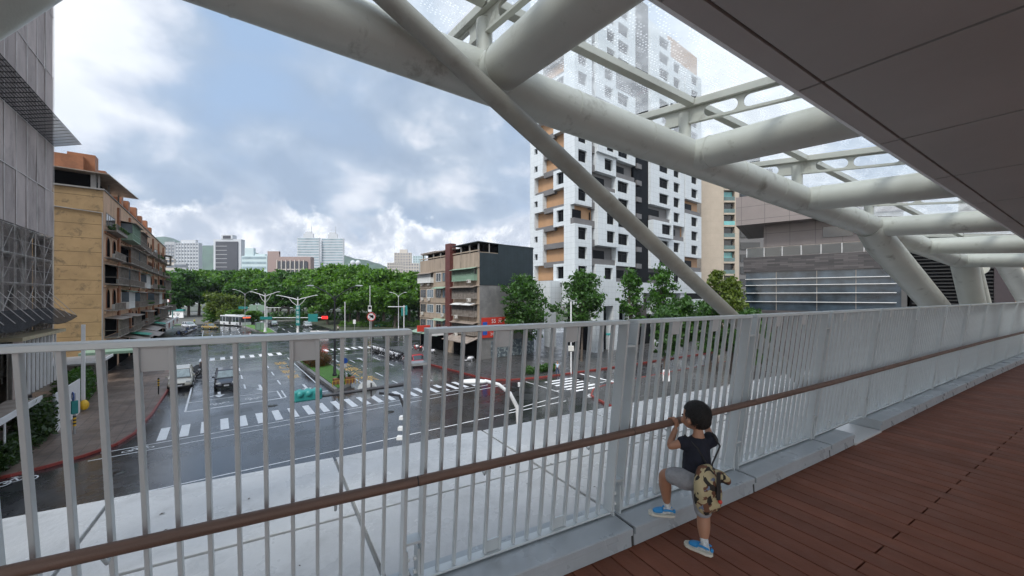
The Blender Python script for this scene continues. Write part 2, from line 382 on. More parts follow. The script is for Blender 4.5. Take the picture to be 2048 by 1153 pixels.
# --- railing panels; every panel leans in towards the deck
LEAN = -.12; PH = 1.28; BZ = KH + .012
def make_panel():
    t = thing('railing_panel', '', 'railing panel', (0, 0, 0), 0, 'grey railing panels along the deck')
    yb = .195; W = PIT - .075; x0 = .04; x1 = x0 + W
    yo = lambda z: yb + LEAN * (z - BZ)
    tz = BZ + PH
    mb = MB().box(x0, yo(tz) - .045, tz, x1, yo(tz) + .045, tz + .024); mb.build('top_rail', m_rail, t, bevel=.003)
    mb = MB().box(x0, yb - .03, BZ, x1, yb + .03, BZ + .012); mb.build('bottom_rail', m_rail, t, bevel=.002)
    def plank(mb, xa, xb, dep, z0, z1):
        q = lambda z: [(xa, yo(z) - dep / 2, z), (xb, yo(z) - dep / 2, z), (xb, yo(z) + dep / 2, z), (xa, yo(z) + dep / 2, z)]
        mb.hexa(q(z0), q(z1)); return mb
    for xx in (x0, x1 - .016):
        plank(MB(), xx, xx + .016, .082, BZ - .0 + .013, tz - .001).build('post', m_rail, t, bevel=.0015)
    n = 14; base = None; me = None
    for i in range(1, n):
        x = x0 + .008 + (W - .016) * i / n
        if me is None:
            base = plank(MB(), -.0075, .0075, .028, BZ + .013, tz - .001).build('baluster', m_rail, t, bevel=.0022); base.location = (x, 0, 0)
        else:
            b = base.copy(); COL.objects.link(b); b.parent = t; b.location = (x, 0, 0)
        me = True
    for gi in (4, 9):
        xa = x0 + .008 + (W - .016) * gi / n + .0068; xb = x0 + .008 + (W - .016) * (gi + 1) / n - .0068
        plank(MB(), xa, xb, .01, tz - .092, tz - .002).build('infill_plate', m_rail, t)
        plank(MB(), xa, xb, .012, BZ + .014, BZ + .085).build('infill_plate', m_rail, t)
    # foot brackets bolted to the kerb, and links to the next panel
    for xx, s in ((x0 - .012, -1), (x1 + .001, 1)):
        br = MB().box(xx, yb - .045, KH + .001, xx + .011, yb + .045, BZ + .18)
        br = br.build('bracket', m_rail, t, bevel=.001)
        for zz in (BZ + .04, BZ + .11): MB().tube([(xx + (.011 if s > 0 else 0), yb, zz), (xx + (.011 if s > 0 else 0) + s * .014, yb, zz)], .011, 10).build('bolt', m_boltcap, br)
    for zz, hh in ((tz - .15, .02), (BZ + .22, .02)):
        MB().box(x1 + .003, yo(zz) - .036, zz, x1 + .072, yo(zz) + .036, zz + .012).build('link_plate', m_rail, t)
    return t
proto = make_panel(); first = True
def place_panel(k, label):
    global first
    loc, rz, Ln = panel_frame(k)
    if False: pass
    if first: t = proto; t.location = loc; t.rotation_euler = (0, 0, rz); t['label'] = label; first = False
    else: t = dup(proto, loc, rz, label)
    t.scale = (Ln / PIT, 1, 1); return t
for k in range(-2, 14):
    place_panel(k, f'{ORD[k + 2]} grey railing panel from the left, thin leaning balusters with small square plates')
# --- brown handrail on V brackets
HR = .735
for k in range(-2, 14):
    loc, rz, Ln = panel_frame(k); 
    t = thing('handrail', f'brown round handrail length in front of the {ORD[k + 2]} railing panel', 'handrail', loc, rz, 'brown handrail lengths')
    x0, x1 = -.01, Ln - .016
    MB().tube([(x0, 0, HR), (x1, 0, HR)], .0235, 20).build('grip', m_handrail, t)
    MB().tube([(x1 + .0005, 0, HR), (x1 + .0055, 0, HR)], .0215, 16).build('joint', m_joint, t)
    for x in (Ln * .25, Ln * .75):
        yo = .195 + LEAN * (HR - BZ)
        MB().tube([(x, 0, HR - .022), (x, .03, HR - .06), (x, yo - .02, HR - .03)], .006, 8).build('bracket', m_rail, t)

# --- bridge edge outside the railing: wet white panels
EZ = DZ - .15
T2 = rad(28.3)
def bl(u, v, z=0): return (u, v, z)
edge = thing('bridge_ledge', 'wide wet white ledge of metal panels outside the railing', 'ledge', (0, 0, EZ), T2)
us = [-8.35 + 1.74 * i for i in range(19)]
sk = math.tan(rad(4.6))                       # the cross joints stand slightly askew
rnd = random.Random(4)
for i in range(len(us) - 1):
    for (v0, v1) in ((1.62, 3.25), (3.275, 4.52)):
        g = .014; u0, u1 = us[i] + g, us[i + 1] - g
        q = [(u0 - (v0 - 3.26) * sk, v0), (u1 - (v0 - 3.26) * sk, v0), (u1 - (v1 - 3.26) * sk, v1), (u0 - (v1 - 3.26) * sk, v1)]
        tz = [(-.004 + rnd.uniform(-.004, .004)) for _ in q]
        mb = MB().hexa([(x, y, -.10) for x, y in q], [(x, y, z) for (x, y), z in zip(q, tz)])
        mb.build('panel', m_ledge, edge, bevel=.006)
MB().box(-9.5, 1.6, -.16, 22, 4.49, -.035).build('tray', M('grey_tray', (.28, .28, .27), .6), edge)
o = MB().box(-9.5, -3.6, -1.5, 22, 4.2, -.17).build('bridge_girder', m_dark); o.location = (0, 0, EZ); o.rotation_euler = (0, 0, T2)
tag(o, 'dark box girder carrying the footbridge', 'girder')

# ================================================================= canopy: trussed tubes, glass strip and soffit
T3 = rad(29); NN = 2.75; C0 = EYE
def hc(s): return (.6285 - .071 * (s - .472)) * NN        # chord centre above the eye
def he(s): return (.4876 - .0686 * (s - .4946)) * NN       # soffit edge above the eye
def hr(s, t): return hc(s) + (.213 - .15 * t) * NN       # glass rafter line (t counts inwards from the chord)
SKW = .0857
def UV(s, t, h, k=0.0): return ((s + k * t) * NN, (1 - t) * NN, h)          # local frame: x along the bridge, y outwards, z from the eye
trs = thing('canopy_truss', 'cream white tubular steel truss carrying the canopy over the footbridge', 'truss', (0, 0, EYE), T3)
nodes = [.472 + .909 * i for i in range(-3, 9)]
pts = [UV(s, 0, hc(s)) for s in nodes[:9]]
ch_ = MB().tube(pts, .066 * NN, 40).build('chord', m_steel, trs)
for s in nodes[:9]:
    for f_ in (.33, .70):
        a0_ = Vector(UV(s + .909 * f_, 0, hc(s + .909 * f_))); b0_ = Vector(UV(s + .909 * f_ + .006, 0, hc(s + .909 * f_ + .006))); MB().tube([a0_, b0_], .0672 * NN, 40).build('weld_seam', m_steel, ch_)
RC = .0595 * NN
for i, s in enumerate(nodes[:9]):
    p0 = Vector(UV(s, 0, hc(s))); p1 = Vector(UV(s, .45, hc(s) - .033 * NN, SKW)); p2 = p0 + (p1 - p0) * 1.36
    ct = MB().tube([p0 + (p1 - p0) * .08, p2], RC, 32).build('cross_tube', m_steel, trs)
    # weld ring where it meets the chord
    MB().tube([p0 + (p1 - p0) * .19, p0 + (p1 - p0) * .20], RC * 1.035, 32).build('weld_ring', m_steel, ct)
    # stub post up to the rafter
    MB().tube([UV(s, -.02, hc(s)), UV(s, -.02, hr(s, 0) - .03 * NN)], .024 * NN, 16).build('stub_post', m_steel, trs)
    # rafter with a web of long oval holes
    ra, rb = -.36, .555
    mb = MB(); A = Vector(UV(s, ra, hr(s, ra), SKW)); B = Vector(UV(s, rb, hr(s, rb), SKW))
    mb.bar(A, B, .10, .075)
    rf = mb.build('rafter', m_steel, trs, bevel=.004)
    mb = MB(); dz = Vector((0, 0, -1))
    def ln(f, z): return A + (B - A) * f + dz * z
    mb.bar(ln(0.0, .205), ln(1, .205), .05, .018)
    holes = [(.10, .28), (.46, .60), (.62, .80), (.82, .97)]
    segs = []; x = 0.0
    for h0, h1 in holes: segs.append((x, h0)); x = h1
    segs.append((x, 1.0)); LN = (B - A).length
    for f0, f1 in segs: mb.hexa([ln(f0, .195) + Vector((-.006, 0, 0)), ln(f1, .195) + Vector((-.006, 0, 0)), ln(f1, .195) + Vector((.006, 0, 0)), ln(f0, .195) + Vector((.006, 0, 0))],
                                [ln(f0, .04) + Vector((-.006, 0, 0)), ln(f1, .04) + Vector((-.006, 0, 0)), ln(f1, .04) + Vector((.006, 0, 0)), ln(f0, .04) + Vector((.006, 0, 0))])
    for h0, h1 in holes:      # rounded hole ends and the strips above and below each hole
        r = .062; cz = .120; e = r / LN; n = 8; xo = Vector((.006, 0, 0))
        for sgn, hc0 in ((1, h0), (-1, h1)):
            for q in range(n):
                a0 = math.pi * q / n; a1 = math.pi * (q + 1) / n
                pa = ln(hc0 + sgn * e * (1 - math.sin(a0)), cz - r * math.cos(a0)); pb = ln(hc0 + sgn * e * (1 - math.sin(a1)), cz - r * math.cos(a1))
                ca = ln(hc0, cz - r * math.cos(a0)); cb = ln(hc0, cz - r * math.cos(a1))
                mb.hexa([ca - xo, pa - xo, pb - xo, cb - xo], [ca + xo, pa + xo, pb + xo, cb + xo])
        for z0, z1 in ((.04, cz - r), (cz + r, .195)):
            mb.hexa([ln(h0, z1) - xo, ln(h1, z1) - xo, ln(h1, z1) + xo, ln(h0, z1) + xo], [ln(h0, z0) - xo, ln(h1, z0) - xo, ln(h1, z0) + xo, ln(h0, z0) + xo])
    mb.build('web', m_steel, rf, fix=True)
for i in range(len(nodes) - 4):
    s0, s1 = nodes[i], nodes[i + 1]
    for t in (-.33, .02, .40):
        MB().bar(UV(s0 + .02, t, hr(s0, t), SKW), UV(s1 - .02, t, hr(s1, t), SKW), .085, .07).build('purlin', m_steel, trs, bevel=.004)
# bracing tubes: the thin one in front of the chord, and the thick raking columns
vb = .875
vb = .9
MB().tube([UV(-.20, 1 - vb, .897 * NN), UV(1.494, 1 - vb, -.078 * NN), UV(2.36, 1 - vb, -.576 * NN)], .0255 * NN, 24).build('thin_brace', m_brace, trs)
MB().tube([UV(3.12, 0, .423 * NN), UV(3.32, 0, .343 * NN), UV(4.39, 0, -.083 * NN), UV(5.75, 0, -.63 * NN)], [.060 * NN, .082 * NN, .081 * NN, .078 * NN], 32).build('raking_column', m_steel, trs)
MB().tube([UV(5.12, 0, .36 * NN), UV(5.47, 0, -.11 * NN), UV(5.85, 0, -.63 * NN)], [.085 * NN, .082 * NN, .078 * NN], 28).build('raking_column', m_steel, trs)
MB().tube([UV(5.52, 0, .34 * NN), UV(5.96, 0, -.12 * NN), UV(6.46, 0, -.63 * NN)], .034 * NN, 20).build('slim_column', m_steel, trs)
MB().tube([UV(6.60, 0, .41 * NN), UV(7.97, 0, -.125 * NN), UV(9.2, 0, -.61 * NN)], .085 * NN, 28).build('raking_column', m_steel, trs)
MB().tube([UV(-.364, 0, .718 * NN), UV(-.544, 0, .478 * NN), UV(-1.164, 0, -.342 * NN), UV(-1.374, 0, -.652 * NN)], .08 * NN, 32).build('raking_column', m_steel, trs)
MB().bar(UV(5.3, .0, .33 * NN), UV(9.0, .0, .53 * NN), .16, .14).build('tie_beam', m_trim, trs)
# glass roof panes: two rows per bay
gl = thing('glass_roof', 'rain spotted dotted glass panes laid between cream rafters over the railing', 'glass roof', (0, 0, EYE), T3)
for i in range(len(nodes) - 4):
    s0, s1 = nodes[i] + .022, nodes[i + 1] - .022
    for t0, t1 in ((-.32, .005), (.035, .555)):
        q = [UV(a_, t_, hr(a_, t_) + .045, SKW) for a_, t_ in ((s0, t0), (s1, t0), (s1, t1), (s0, t1))]
        MB().add(q, [(0, 1, 2, 3)]).build('pane', m_roofglass, gl)
# soffit: edge band, groove and big panels stepping down with the roof
sof = []
def soff(s0, s1, t0, t1, name, mat, par, dz=0.0, th=.05):
    q = [(s0, t0), (s1, t0), (s1, t1), (s0, t1)]
    bot = [UV(s, t, he(s) + dz, SKW) for s, t in q]; top = [(x, y, z + th) for x, y, z in bot]
    mb = MB().hexa(bot, top); return mb.build(name, mat, par, fix=True)
sf = thing('ceiling_soffit', 'plain grey ceiling of large panels over the walkway', 'ceiling', (0, 0, EYE), T3)
TE = .56
bays = [.472 + .4545 * q for q in range(-8, 19)]
gapv = .004
for i in range(len(bays) - 1):
    soff(bays[i] + gapv, bays[i + 1] - gapv, TE + .008, TE + .048, 'edge_panel', m_sofedge, sf)
    for t0, t1 in ((TE + .054, TE + .70), (TE + .704, TE + 1.35)):
        soff(bays[i] + gapv, bays[i + 1] - gapv, t0, t1, 'panel', m_sof, sf)
soff(bays[0], bays[-1], TE + .02, TE + 1.35, 'backing', m_dark, sf, .055, .02)
soff(bays[0], bays[-1], TE, TE + .008, 'edge_trim', m_trim, sf, -.002, .05)
soff(bays[0], bays[-1], TE + .001, TE + .007, 'fascia', m_sofedge, sf, .05, .62)
soff(bays[0], bays[-1], TE, TE + 1.36, 'roof_deck', m_dark, sf, .67, .05)
# ================================================================= ground, roads, pavements
def wet_asphalt(name, col, lo, hi):
    m = D.materials.new(name); m.use_nodes = True; t = m.node_tree; t.nodes.clear()
    o = nn(t, 'ShaderNodeOutputMaterial'); p = nn(t, 'ShaderNodeBsdfPrincipled'); t.links.new(p.outputs[0], o.inputs[0])
    v = nn(t, 'ShaderNodeTexCoord').outputs['Object']
    f = noise(t, v, .22, 7, .62, .4); f2 = noise(t, v, 6, 5, .6); f3 = noise(t, v, .9, 6, .6, .3, (4, 1, 0))
    base = ramp(t, f3, ((.3, tuple(x * .6 for x in col)), (.7, tuple(x * 1.5 for x in col))))
    t.links.new(base, p.inputs['Base Color'])
    r = ramp(t, mth(t, 'ADD', mth(t, 'MULTIPLY', f, .8), mth(t, 'MULTIPLY', f3, .2)), ((.38, lo), (.62, hi)))
    t.links.new(r, p.inputs['Roughness']); p.inputs['Specular IOR Level'].default_value = .75
    p.inputs['Coat Weight'].default_value = .4; p.inputs['Coat Roughness'].default_value = .10; p.inputs['Coat IOR'].default_value = 1.45
    b = nn(t, 'ShaderNodeBump'); b.inputs['Strength'].default_value = .25; b.inputs['Distance'].default_value = .01
    t.links.new(noise(t, v, 30, 4, .6), b.inputs['Height']); t.links.new(b.outputs[0], p.inputs['Normal'])
    return m
m_asph = wet_asphalt('wet_asphalt', (.022, .023, .026), .08, .40)
m_pave = M('wet_brown_pavement', (.17, .125, .10), .45, 0, .25, .5, .2, 6, dirt=.7, dcol=(.085, .066, .055), dscale=.35, rvar=.15, grid=(.6, .6, 9), gcol=(.05, .045, .04), gw=.03)
m_pave2 = M('wet_grey_pavement', (.06, .06, .06), .35, 0, .2, .6, .2, 6, dirt=.6, dcol=(.05, .05, .05), dscale=.4, rvar=.15, grid=(1, 1, 9), gcol=(.05, .05, .05), gw=.03)
m_city = M('city_ground', (.09, .10, .08), .9, 0, .2, .02)
m_kerbst = M('kerb_stone', (.27, .26, .245), .5, 0, .12, 2)
m_red = M('red_kerb_paint', (.24, .04, .032), .4, 0, .2, 3, dirt=.5, dcol=(.2, .06, .05), dscale=4)
m_white = M('white_road_paint', (.80, .81, .81), .38, 0, .06, 2, dirt=.25, dcol=(.3, .3, .31), dscale=6)
m_yellow = M('yellow_road_paint', (.72, .42, .09), .4, 0, .08, 3, dirt=.3, dcol=(.3, .2, .1), dscale=6)
m_grass = M('short_grass', (.075, .19, .025), .8, 0, .3, 4, .4, 30)
m_soil = M('dark_soil', (.05, .04, .03), .9)
def setting(mb, name, mat, **k):
    o = mb.build(name, mat, **k); o.rotation_euler = (0, 0, RR); tag(o, kind='structure'); return o
B_ = lambda pts: [(b, a) for a, b in pts]           # (a,b) lists -> local (x=b, y=a)
g = MB().sheet([(-4500, -400), (4500, -400), (4500, 4400), (-4500, 4400)], -.03)
tag(g.build('ground', m_city), kind='structure')
setting(MB().sheet([(-90, -60), (160, -60), (160, 260), (-90, 260)], -.004), 'road', m_asph)
def pavement(poly, name, mat, red=None, h=.13):
    setting(MB().prism(poly, 0, h), name, mat)
    if red:                                             # kerb stones and the red paint line along an edge chain
        k = MB(); rd = MB()
        for (p, q) in zip(red[:-1], red[1:]):
            d = (Vector(q) - Vector(p)); n = Vector((-d.y, d.x)).normalized()
            k.bar((p[0] - n.x * .0, p[1] - n.y * .0, h / 2 + .006), (q[0], q[1], h / 2 + .006), .2, h + .01)
            rd.bar((p[0] + n.x * .02, p[1] + n.y * .02, .005 + h / 2 + .015), (q[0] + n.x * .02, q[1] + n.y * .02, .005 + h / 2 + .015), .13, h + .018)
        setting(rd, 'kerb_red_line', m_red)
# left pavement (in front of the netted and the yellow building)
lk = [(-60, 28.5), (-20, 29.2), (-8.0, 30.0), (-7.0, 30.4), (-5.8, 31.2), (-4.7, 32.4), (-4.15, 34.3), (-3.8, 39.2), (-3.6, 48)]
lk2 = lk + [(-3.5, 64)]
pavement(lk2 + [(-60, 64)], 'pavement', m_pave, lk)
pavement([(-60, 64.02), (-6.2, 64.02), (-6.2, 140), (-60, 140)], 'pavement_beyond', m_pave2)
# right pavement along the old block, and the corner
rk = [(21.6, 64), (21.6, 48), (22.3, 38), (22.6, 34.2), (23.0, 32.6), (24.4, 31.6), (28, 30.5), (41, 29.1), (90, 25)]
pavement(rk + [(90, 64)], 'pavement_right', m_pave2, rk[::-1])
rk2 = [(90, 19.5), (40, 23.4), (31, 23.9), (28.2, 23.5), (26.3, 22.2), (25.2, 19.7), (24.6, 10), (24.4, -20)]
pavement(rk2 + [(90, -20)], 'pavement_corner', m_pave2, rk2[::-1])
# park ground behind the far crossing
setting(MB().prism([(24, 96), (160, 90), (160, 250), (24, 250)], 0, .12), 'park_ground', M('park_soil', (.045, .055, .03), .9))
setting(MB().prism([(-60, 142), (-4, 150), (2, 152), (12, 150), (23.8, 150), (23.8, 250), (-60, 250)], 0, .11), 'park_path', M('park_path', (.10, .10, .09), .8))
setting(MB().prism([(-30, 144), (-5, 151.2), (-5, 153), (-30, 148)], .11, .2), 'park_lawn', m_grass)
# medians: kerb ring, grass top
def median(poly, name):
    cx = sum(p[0] for p in poly) / len(poly); cy = sum(p[1] for p in poly) / len(poly)
    inn = [(x + (cx - x) * (.35 / max(.5, abs(cx - x)) if abs(cx - x) > .5 else .25), y + (cy - y) * .02) for x, y in poly]
    setting(MB().prism(poly, 0, .30), name, m_kerbst)
    setting(MB().prism(inn, .30, .37), name + '_lawn', m_grass)
median([(8.6, 37.6), (10.6, 39.6), (11.4, 44), (11.7, 57), (9.2, 57), (8.3, 57)], 'median')
median([(9.2, 103), (11.2, 104), (11.2, 118), (8.0, 136), (4.6, 146), (4.0, 143), (6.4, 128)], 'median_beyond')
# --- painted markings, 4 mm sheets
mk = MB(); Z1 = .002
def stripe(x0, y0, x1, y1, w, mb=None):
    mb = mb or mk; d = Vector((x1 - x0, y1 - y0)); n = Vector((-d.y, d.x)).normalized() * w / 2
    mb.sheet([(x0 - n.x, y0 - n.y), (x1 - n.x, y1 - n.y), (x1 + n.x, y1 + n.y), (x0 + n.x, y0 + n.y)], Z1)
x = -2.7
while x < 20.6:                                         # near zebra: bars run along the road
    stripe(x, 31.9, x, 34.7, .46); x += 1.05
stripe(-5.2, 31.45, 21.5, 31.45, .10); stripe(-5.5, 30.35, 23, 30.35, .10)
x = -1.6
while x < 8.2: stripe(x, 66.6, x, 69.3, .55); x += 1.15
stripe(-3.2, 66.2, 8.4, 66.2, .1); stripe(-3.2, 69.9, 8.4, 69.9, .1)
x = 13
while x < 23: stripe(x, 66.2, x, 68.6, .5); x += 1.1
stripe(11.6, 69.2, 23, 69.2, .1); stripe(11.6, 65.7, 23, 65.7, .1); stripe(12, 60.7, 21.5, 60.7, .14)
x = 26.2
for i in range(6): stripe(x + i * .12, 24.4 + i * .86, x + 3.8 + i * .12, 24.1 + i * .86, .38)
stripe(32.5, 24, 32.9, 29.4, .3); stripe(25.1, 24.8, 25.4, 30.2, .10)
# stop line and the motorcycle waiting box
stripe(-1.9, 38.5, 4.8, 38.5, .22); stripe(5.2, 38.5, 8.3, 38.8, .2)
stripe(-1.9, 38.5, -1.9, 41.6, .12); stripe(-1.9, 41.6, 4.5, 41.6, .12); stripe(4.5, 38.6, 4.5, 41.6, .12); stripe(4.85, 38.6, 4.85, 41.6, .12)
# lane dashes, left carriageway
for xx in (2.2, 5.1):
    for y in (44.5, 50, 55.5, 61): stripe(xx, y, xx, y + 2.4, .13)
stripe(-1.9, 41.6, -1.9, 60, .13); stripe(8.05, 42, 8.1, 63, .12)
for yy in (46.5, 48.5, 50.5, 52.5, 54.5, 56.5): stripe(-1.7, yy, 1.0, yy + .1, .09)
# right carriageway
for xx in (14.6, 17.9):
    for y in (36.6, 42.0, 47.4, 52.8): stripe(xx, y, xx, y + 2.6, .13)
stripe(11.75, 39, 11.95, 57.5, .11); stripe(21.0, 46, 21.0, 58, .1)
# beyond the far crossing
for xx in (1.2, 4.4):
    for y in (104, 112, 120, 128): stripe(xx, y, xx - .1, y + 4.5, .16)
stripe(-2.4, 103, -2.6, 124, .14)
for xx in (14, 17.2, 20.4):
    for y in (104, 114, 124): stripe(xx, y, xx, y + 4.5, .16)
stripe(12, 102.5, 23, 102.5, .25); stripe(-3, 100.2, 8.5, 100.2, .2)
stripe(25, 25.5, 34, 21.0 + 4, .1); stripe(18, 23.4, 24, 23.9, .1); stripe(-12, 24.5, 23.5, 22.6, .10)
def arrow(cx, cy, ln, s=1, turn=0):
    y0 = cy - ln / 2 * s; y1 = cy + ln / 2 * s
    stripe(cx, y0, cx, y1 - .9 * s, .22); mk.sheet([(cx - .42, y1 - 1.0 * s), (cx + .42, y1 - 1.0 * s), (cx, y1)], Z1)
    if turn: stripe(cx, cy, cx + .7 * turn, cy + .5 * s, .2); mk.sheet([(cx + .6 * turn, cy + .2 * s), (cx + .75 * turn, cy + .95 * s), (cx + 1.25 * turn, cy + .7 * s)], Z1)
arrow(6.9, 41.6, 3.0, -1); arrow(3.4, 44.2, 2.8, -1); arrow(.2, 43.4, 2.4, -1, -1)
arrow(13.0, 56.2, 3.4, 1); arrow(16.0, 54.8, 3.4, 1); arrow(19.6, 56.4, 3.4, 1, 1)
arrow(2.6, 107, 4, -1); arrow(6.2, 106, 4, -1, 1); arrow(-.8, 107.5, 4, -1)
setting(mk, 'road_markings', m_white)
def ring(mb, cx, cy, r, w, sx=1, sy=1, n=20):
    for i in range(n):
        a0, a1 = 2 * math.pi * i / n, 2 * math.pi * (i + 1) / n
        mb.sheet([(cx + sx * r * math.cos(a0), cy + sy * r * math.sin(a0)), (cx + sx * r * math.cos(a1), cy + sy * r * math.sin(a1)),
                  (cx + sx * (r - w) * math.cos(a1), cy + sy * (r - w) * math.sin(a1)), (cx + sx * (r - w) * math.cos(a0), cy + sy * (r - w) * math.sin(a0))], Z1)
def bike(mb, cx, cy, s=1.0, ang=0.0, sy=1.5):
    ca, sa = math.cos(ang), math.sin(ang)
    T = lambda x, y: (cx + (x * ca - y * sy * sa) * s, cy + (x * sa + y * sy * ca) * s)
    for wx in (-.55, .55):
        n = 14
        for i in range(n):
            a0, a1 = 2 * math.pi * i / n, 2 * math.pi * (i + 1) / n
            mb.sheet([T(wx + r * math.cos(a), r * math.sin(a)) for r, a in ((.33, a0), (.33, a1), (.25, a1), (.25, a0))], Z1)
    for (p, q) in (((-.55, 0), (-.2, .5)), ((-.2, .5), (.4, .5)), ((.4, .5), (.55, 0)), ((-.55, 0), (.05, 0)), ((.05, 0), (.4, .5)), ((.05, 0), (-.25, .62)), ((.4, .5), (.35, .72)), ((.2, .74), (.5, .7)), ((-.4, .64), (-.1, .64))):
        p = T(*p); q = T(*q); stripe(p[0], p[1], q[0], q[1], .09 * s, mb)
sy_ = MB(); bike(sy_, -7.6, 29.2, .75, 0.1); bike(sy_, -3.6, 30.85, .8, 0.0, .7); bike(sy_, 2.6, 40.1, .75, math.pi, 1.2); bike(sy_, .2, 39.9, .75, math.pi, 1.0)
bike(sy_, 26.5, 22.3, .9, 0.1, .8); bike(sy_, 15.5, 62.6, .8, 0, 1.3)
setting(sy_, 'road_markings_bicycle', m_white)
def road_text(txt, x, y0, step, size, mat, flip=False, sy=1.7):
    for i, ch in enumerate(txt):
        me = text_mesh(ch, size, 0.0); me.materials.clear(); me.materials.append(mat)
        o = D.objects.new('road_markings_lettering', me); COL.objects.link(o)
        w = R(y0 + i * step, x, .004); o.location = w; o.rotation_euler = (0, 0, RR + (math.pi if flip else 0)); o.scale = (1, sy, 1); tag(o, kind='structure')
road_text('禁行機車', 13.0, 41.6, 3.3, 1.7, m_yellow, False)
road_text('禁行機車', 6.7, 58.5, -3.4, 1.5, m_yellow, True)
pt = MB()
for (x, y, w, l) in ((6.2, 47, 2.2, 5.5), (-1.2, 35.6, 3.5, 1.3), (14.2, 26.6, 7, 1.6), (12.6, 50, 1.4, 7), (3.0, 63, 6, 1.2), (16, 29, 2.4, 1.1), (4, 27.5, 5, .9)): pt.sheet([(x, y), (x + w, y + .1), (x + w - .1, y + l), (x + .15, y + l)], -.0015)
setting(pt, 'road_patches', wet_asphalt('darker_asphalt_patch', (.014, .014, .015), .12, .5))
mh = MB()
for (x, y) in ((3.6, 36.3), (10.5, 28.8), (17, 33.0), (0.4, 52), (15.9, 45), (-4, 27.3), (7.2, 55), (20, 28)):
    mh.lathe([(.36, -.003), (.36, .003)], 20, (x, y, .001))
setting(mh, 'road_manhole_covers', M('wet_cast_iron', (.05, .048, .045), .3, .6, .3, 20))
# ================================================================= mountains and far ground
m_hill = M('wooded_hill', (.035, .075, .035), .95, 0, .35, .012, 0)
def hill(pts, Z, depth, name, seed):
    """ridge line given as photo columns and rows, at distance Z"""
    mb = MB(); rn = random.Random(seed); n = 60; rows = 14
    xs = np.linspace(pts[0][0], pts[-1][0], n); ys = np.interp(xs, [p[0] for p in pts], [p[1] for p in pts])
    top = [EYE + (HZ - y) / F * Z for y in ys]; g = [[0] * n for _ in range(rows)]
    jag = np.cumsum(np.random.RandomState(seed).randn(n)) ; jag = (jag - np.linspace(jag[0], jag[-1], n)) * Z * .0006
    vs = []
    for j in range(rows):
        f = j / (rows - 1)                   # 0 front foot .. 1 behind
        e = math.sin(min(f / .55, 1) * math.pi / 2) if f < .55 else math.cos((f - .55) / .45 * math.pi / 2)
        for i in range(n):
            d = Z - depth * .55 + depth * f
            hgt = max(0, top[i] + jag[i]) * e + (rn.uniform(-1, 1) * Z * .0025 * e if 0 < e < .98 else 0)
            vs.append(((xs[i] - 1024) / F * Z * (1 + (f - .55) * .02), d, hgt - 2))
    fs = [(j * n + i, j * n + i + 1, (j + 1) * n + i + 1, (j + 1) * n + i) for j in range(rows - 1) for i in range(n - 1)]
    mb.add(vs, fs, True); o = mb.build(name, m_hill); tag(o, kind='structure'); return o
hill([(250, 560), (300, 490), (330, 474), (350, 478), (372, 492), (398, 493), (425, 492), (460, 500), (489, 500), (510, 504), (530, 510), (560, 530), (600, 545)], 2900, 800, 'hill', 3)
hill([(640, 545), (660, 520), (690, 510), (715, 516), (735, 518), (760, 526), (790, 540), (820, 560)], 2600, 800, 'hill', 5)
hill([(150, 560), (200, 520), (260, 500), (300, 505), (380, 500), (470, 515), (560, 520), (620, 540), (700, 540), (790, 545), (850, 556), (1000, 566), (1500, 570), (2048, 560)], 3300, 600, 'hills', 9)

# ---- the damp air: one closed box round everything, pale and even
m_air = D.materials.new('pale_air'); m_air.use_nodes = True; t_ = m_air.node_tree; t_.nodes.clear()
o_ = nn(t_, 'ShaderNodeOutputMaterial'); v_ = nn(t_, 'ShaderNodeVolumePrincipled'); v_.inputs['Color'].default_value = (.80, .88, 1.0, 1); v_.inputs['Density'].default_value = .00012; v_.inputs['Anisotropy'].default_value = .2
t_.links.new(v_.outputs[0], o_.inputs['Volume'])
air = MB().box(-4600, -500, -1.2, 4600, 4500, 600).build('haze', m_air); tag(air, kind='stuff')
# ================================================================= buildings
m_ywall = M('stained_yellow_wall', (.34, .23, .115), .8, 0, .16, .5, .1, 12, dirt=.8, dcol=(.10, .075, .045), dscale=.75, grid=(99, 99, 1.55), gcol=(.15, .10, .045), gw=.06, dlo=.54, dhi=.66)
m_stain = M('grey_rain_stain', (.36, .32, .27), .8, 0, .2, 1.2)
m_pink = M('weathered_pink_render', (.55, .36, .24), .8, 0, .15, .6, .05, 10, dirt=.6, dcol=(.2, .13, .09), dscale=.9, stretch=(1, 1, .4))
m_orange = M('orange_brown_tile', (.29, .118, .055), .6, 0, .18, 1.0, .1, 20, dirt=.55, dcol=(.12, .055, .03), dscale=.7)
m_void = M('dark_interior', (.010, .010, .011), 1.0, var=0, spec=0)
m_glassd = M('dark_window_glass', (.02, .025, .03), .08, 0, 0, spec=.8)
m_glassb = M('blue_grey_window_glass', (.10, .14, .17), .08, 0, .3, .5, spec=.9)
m_cage = M('rusty_grey_metal_cage', (.24, .215, .19), .6, .2, .25, 2, dirt=.6, dcol=(.10, .05, .03), dscale=3)
m_zinc = M('corrugated_awning_sheet', (.32, .27, .23), .5, .3, .25, 1.5, dirt=.6, dcol=(.14, .07, .04), dscale=2)
m_green = M('green_plastic_awning', (.03, .33, .22), .4, 0, .1, 2)
m_greenf = M('pale_green_frame', (.22, .33, .25), .5, 0, .1, 2)
m_whitef = M('white_window_frame', (.68, .69, .68), .45, 0, .05, 2)
m_ac = M('off_white_appliance', (.55, .54, .50), .5, 0, .08, 3, dirt=.4, dcol=(.3, .27, .22), dscale=5)
m_conc = M('grey_concrete', (.26, .25, .24), .8, 0, .15, .8, .1, 12, dirt=.5, dcol=(.12, .115, .11), dscale=.8, stretch=(1, 1, .35))
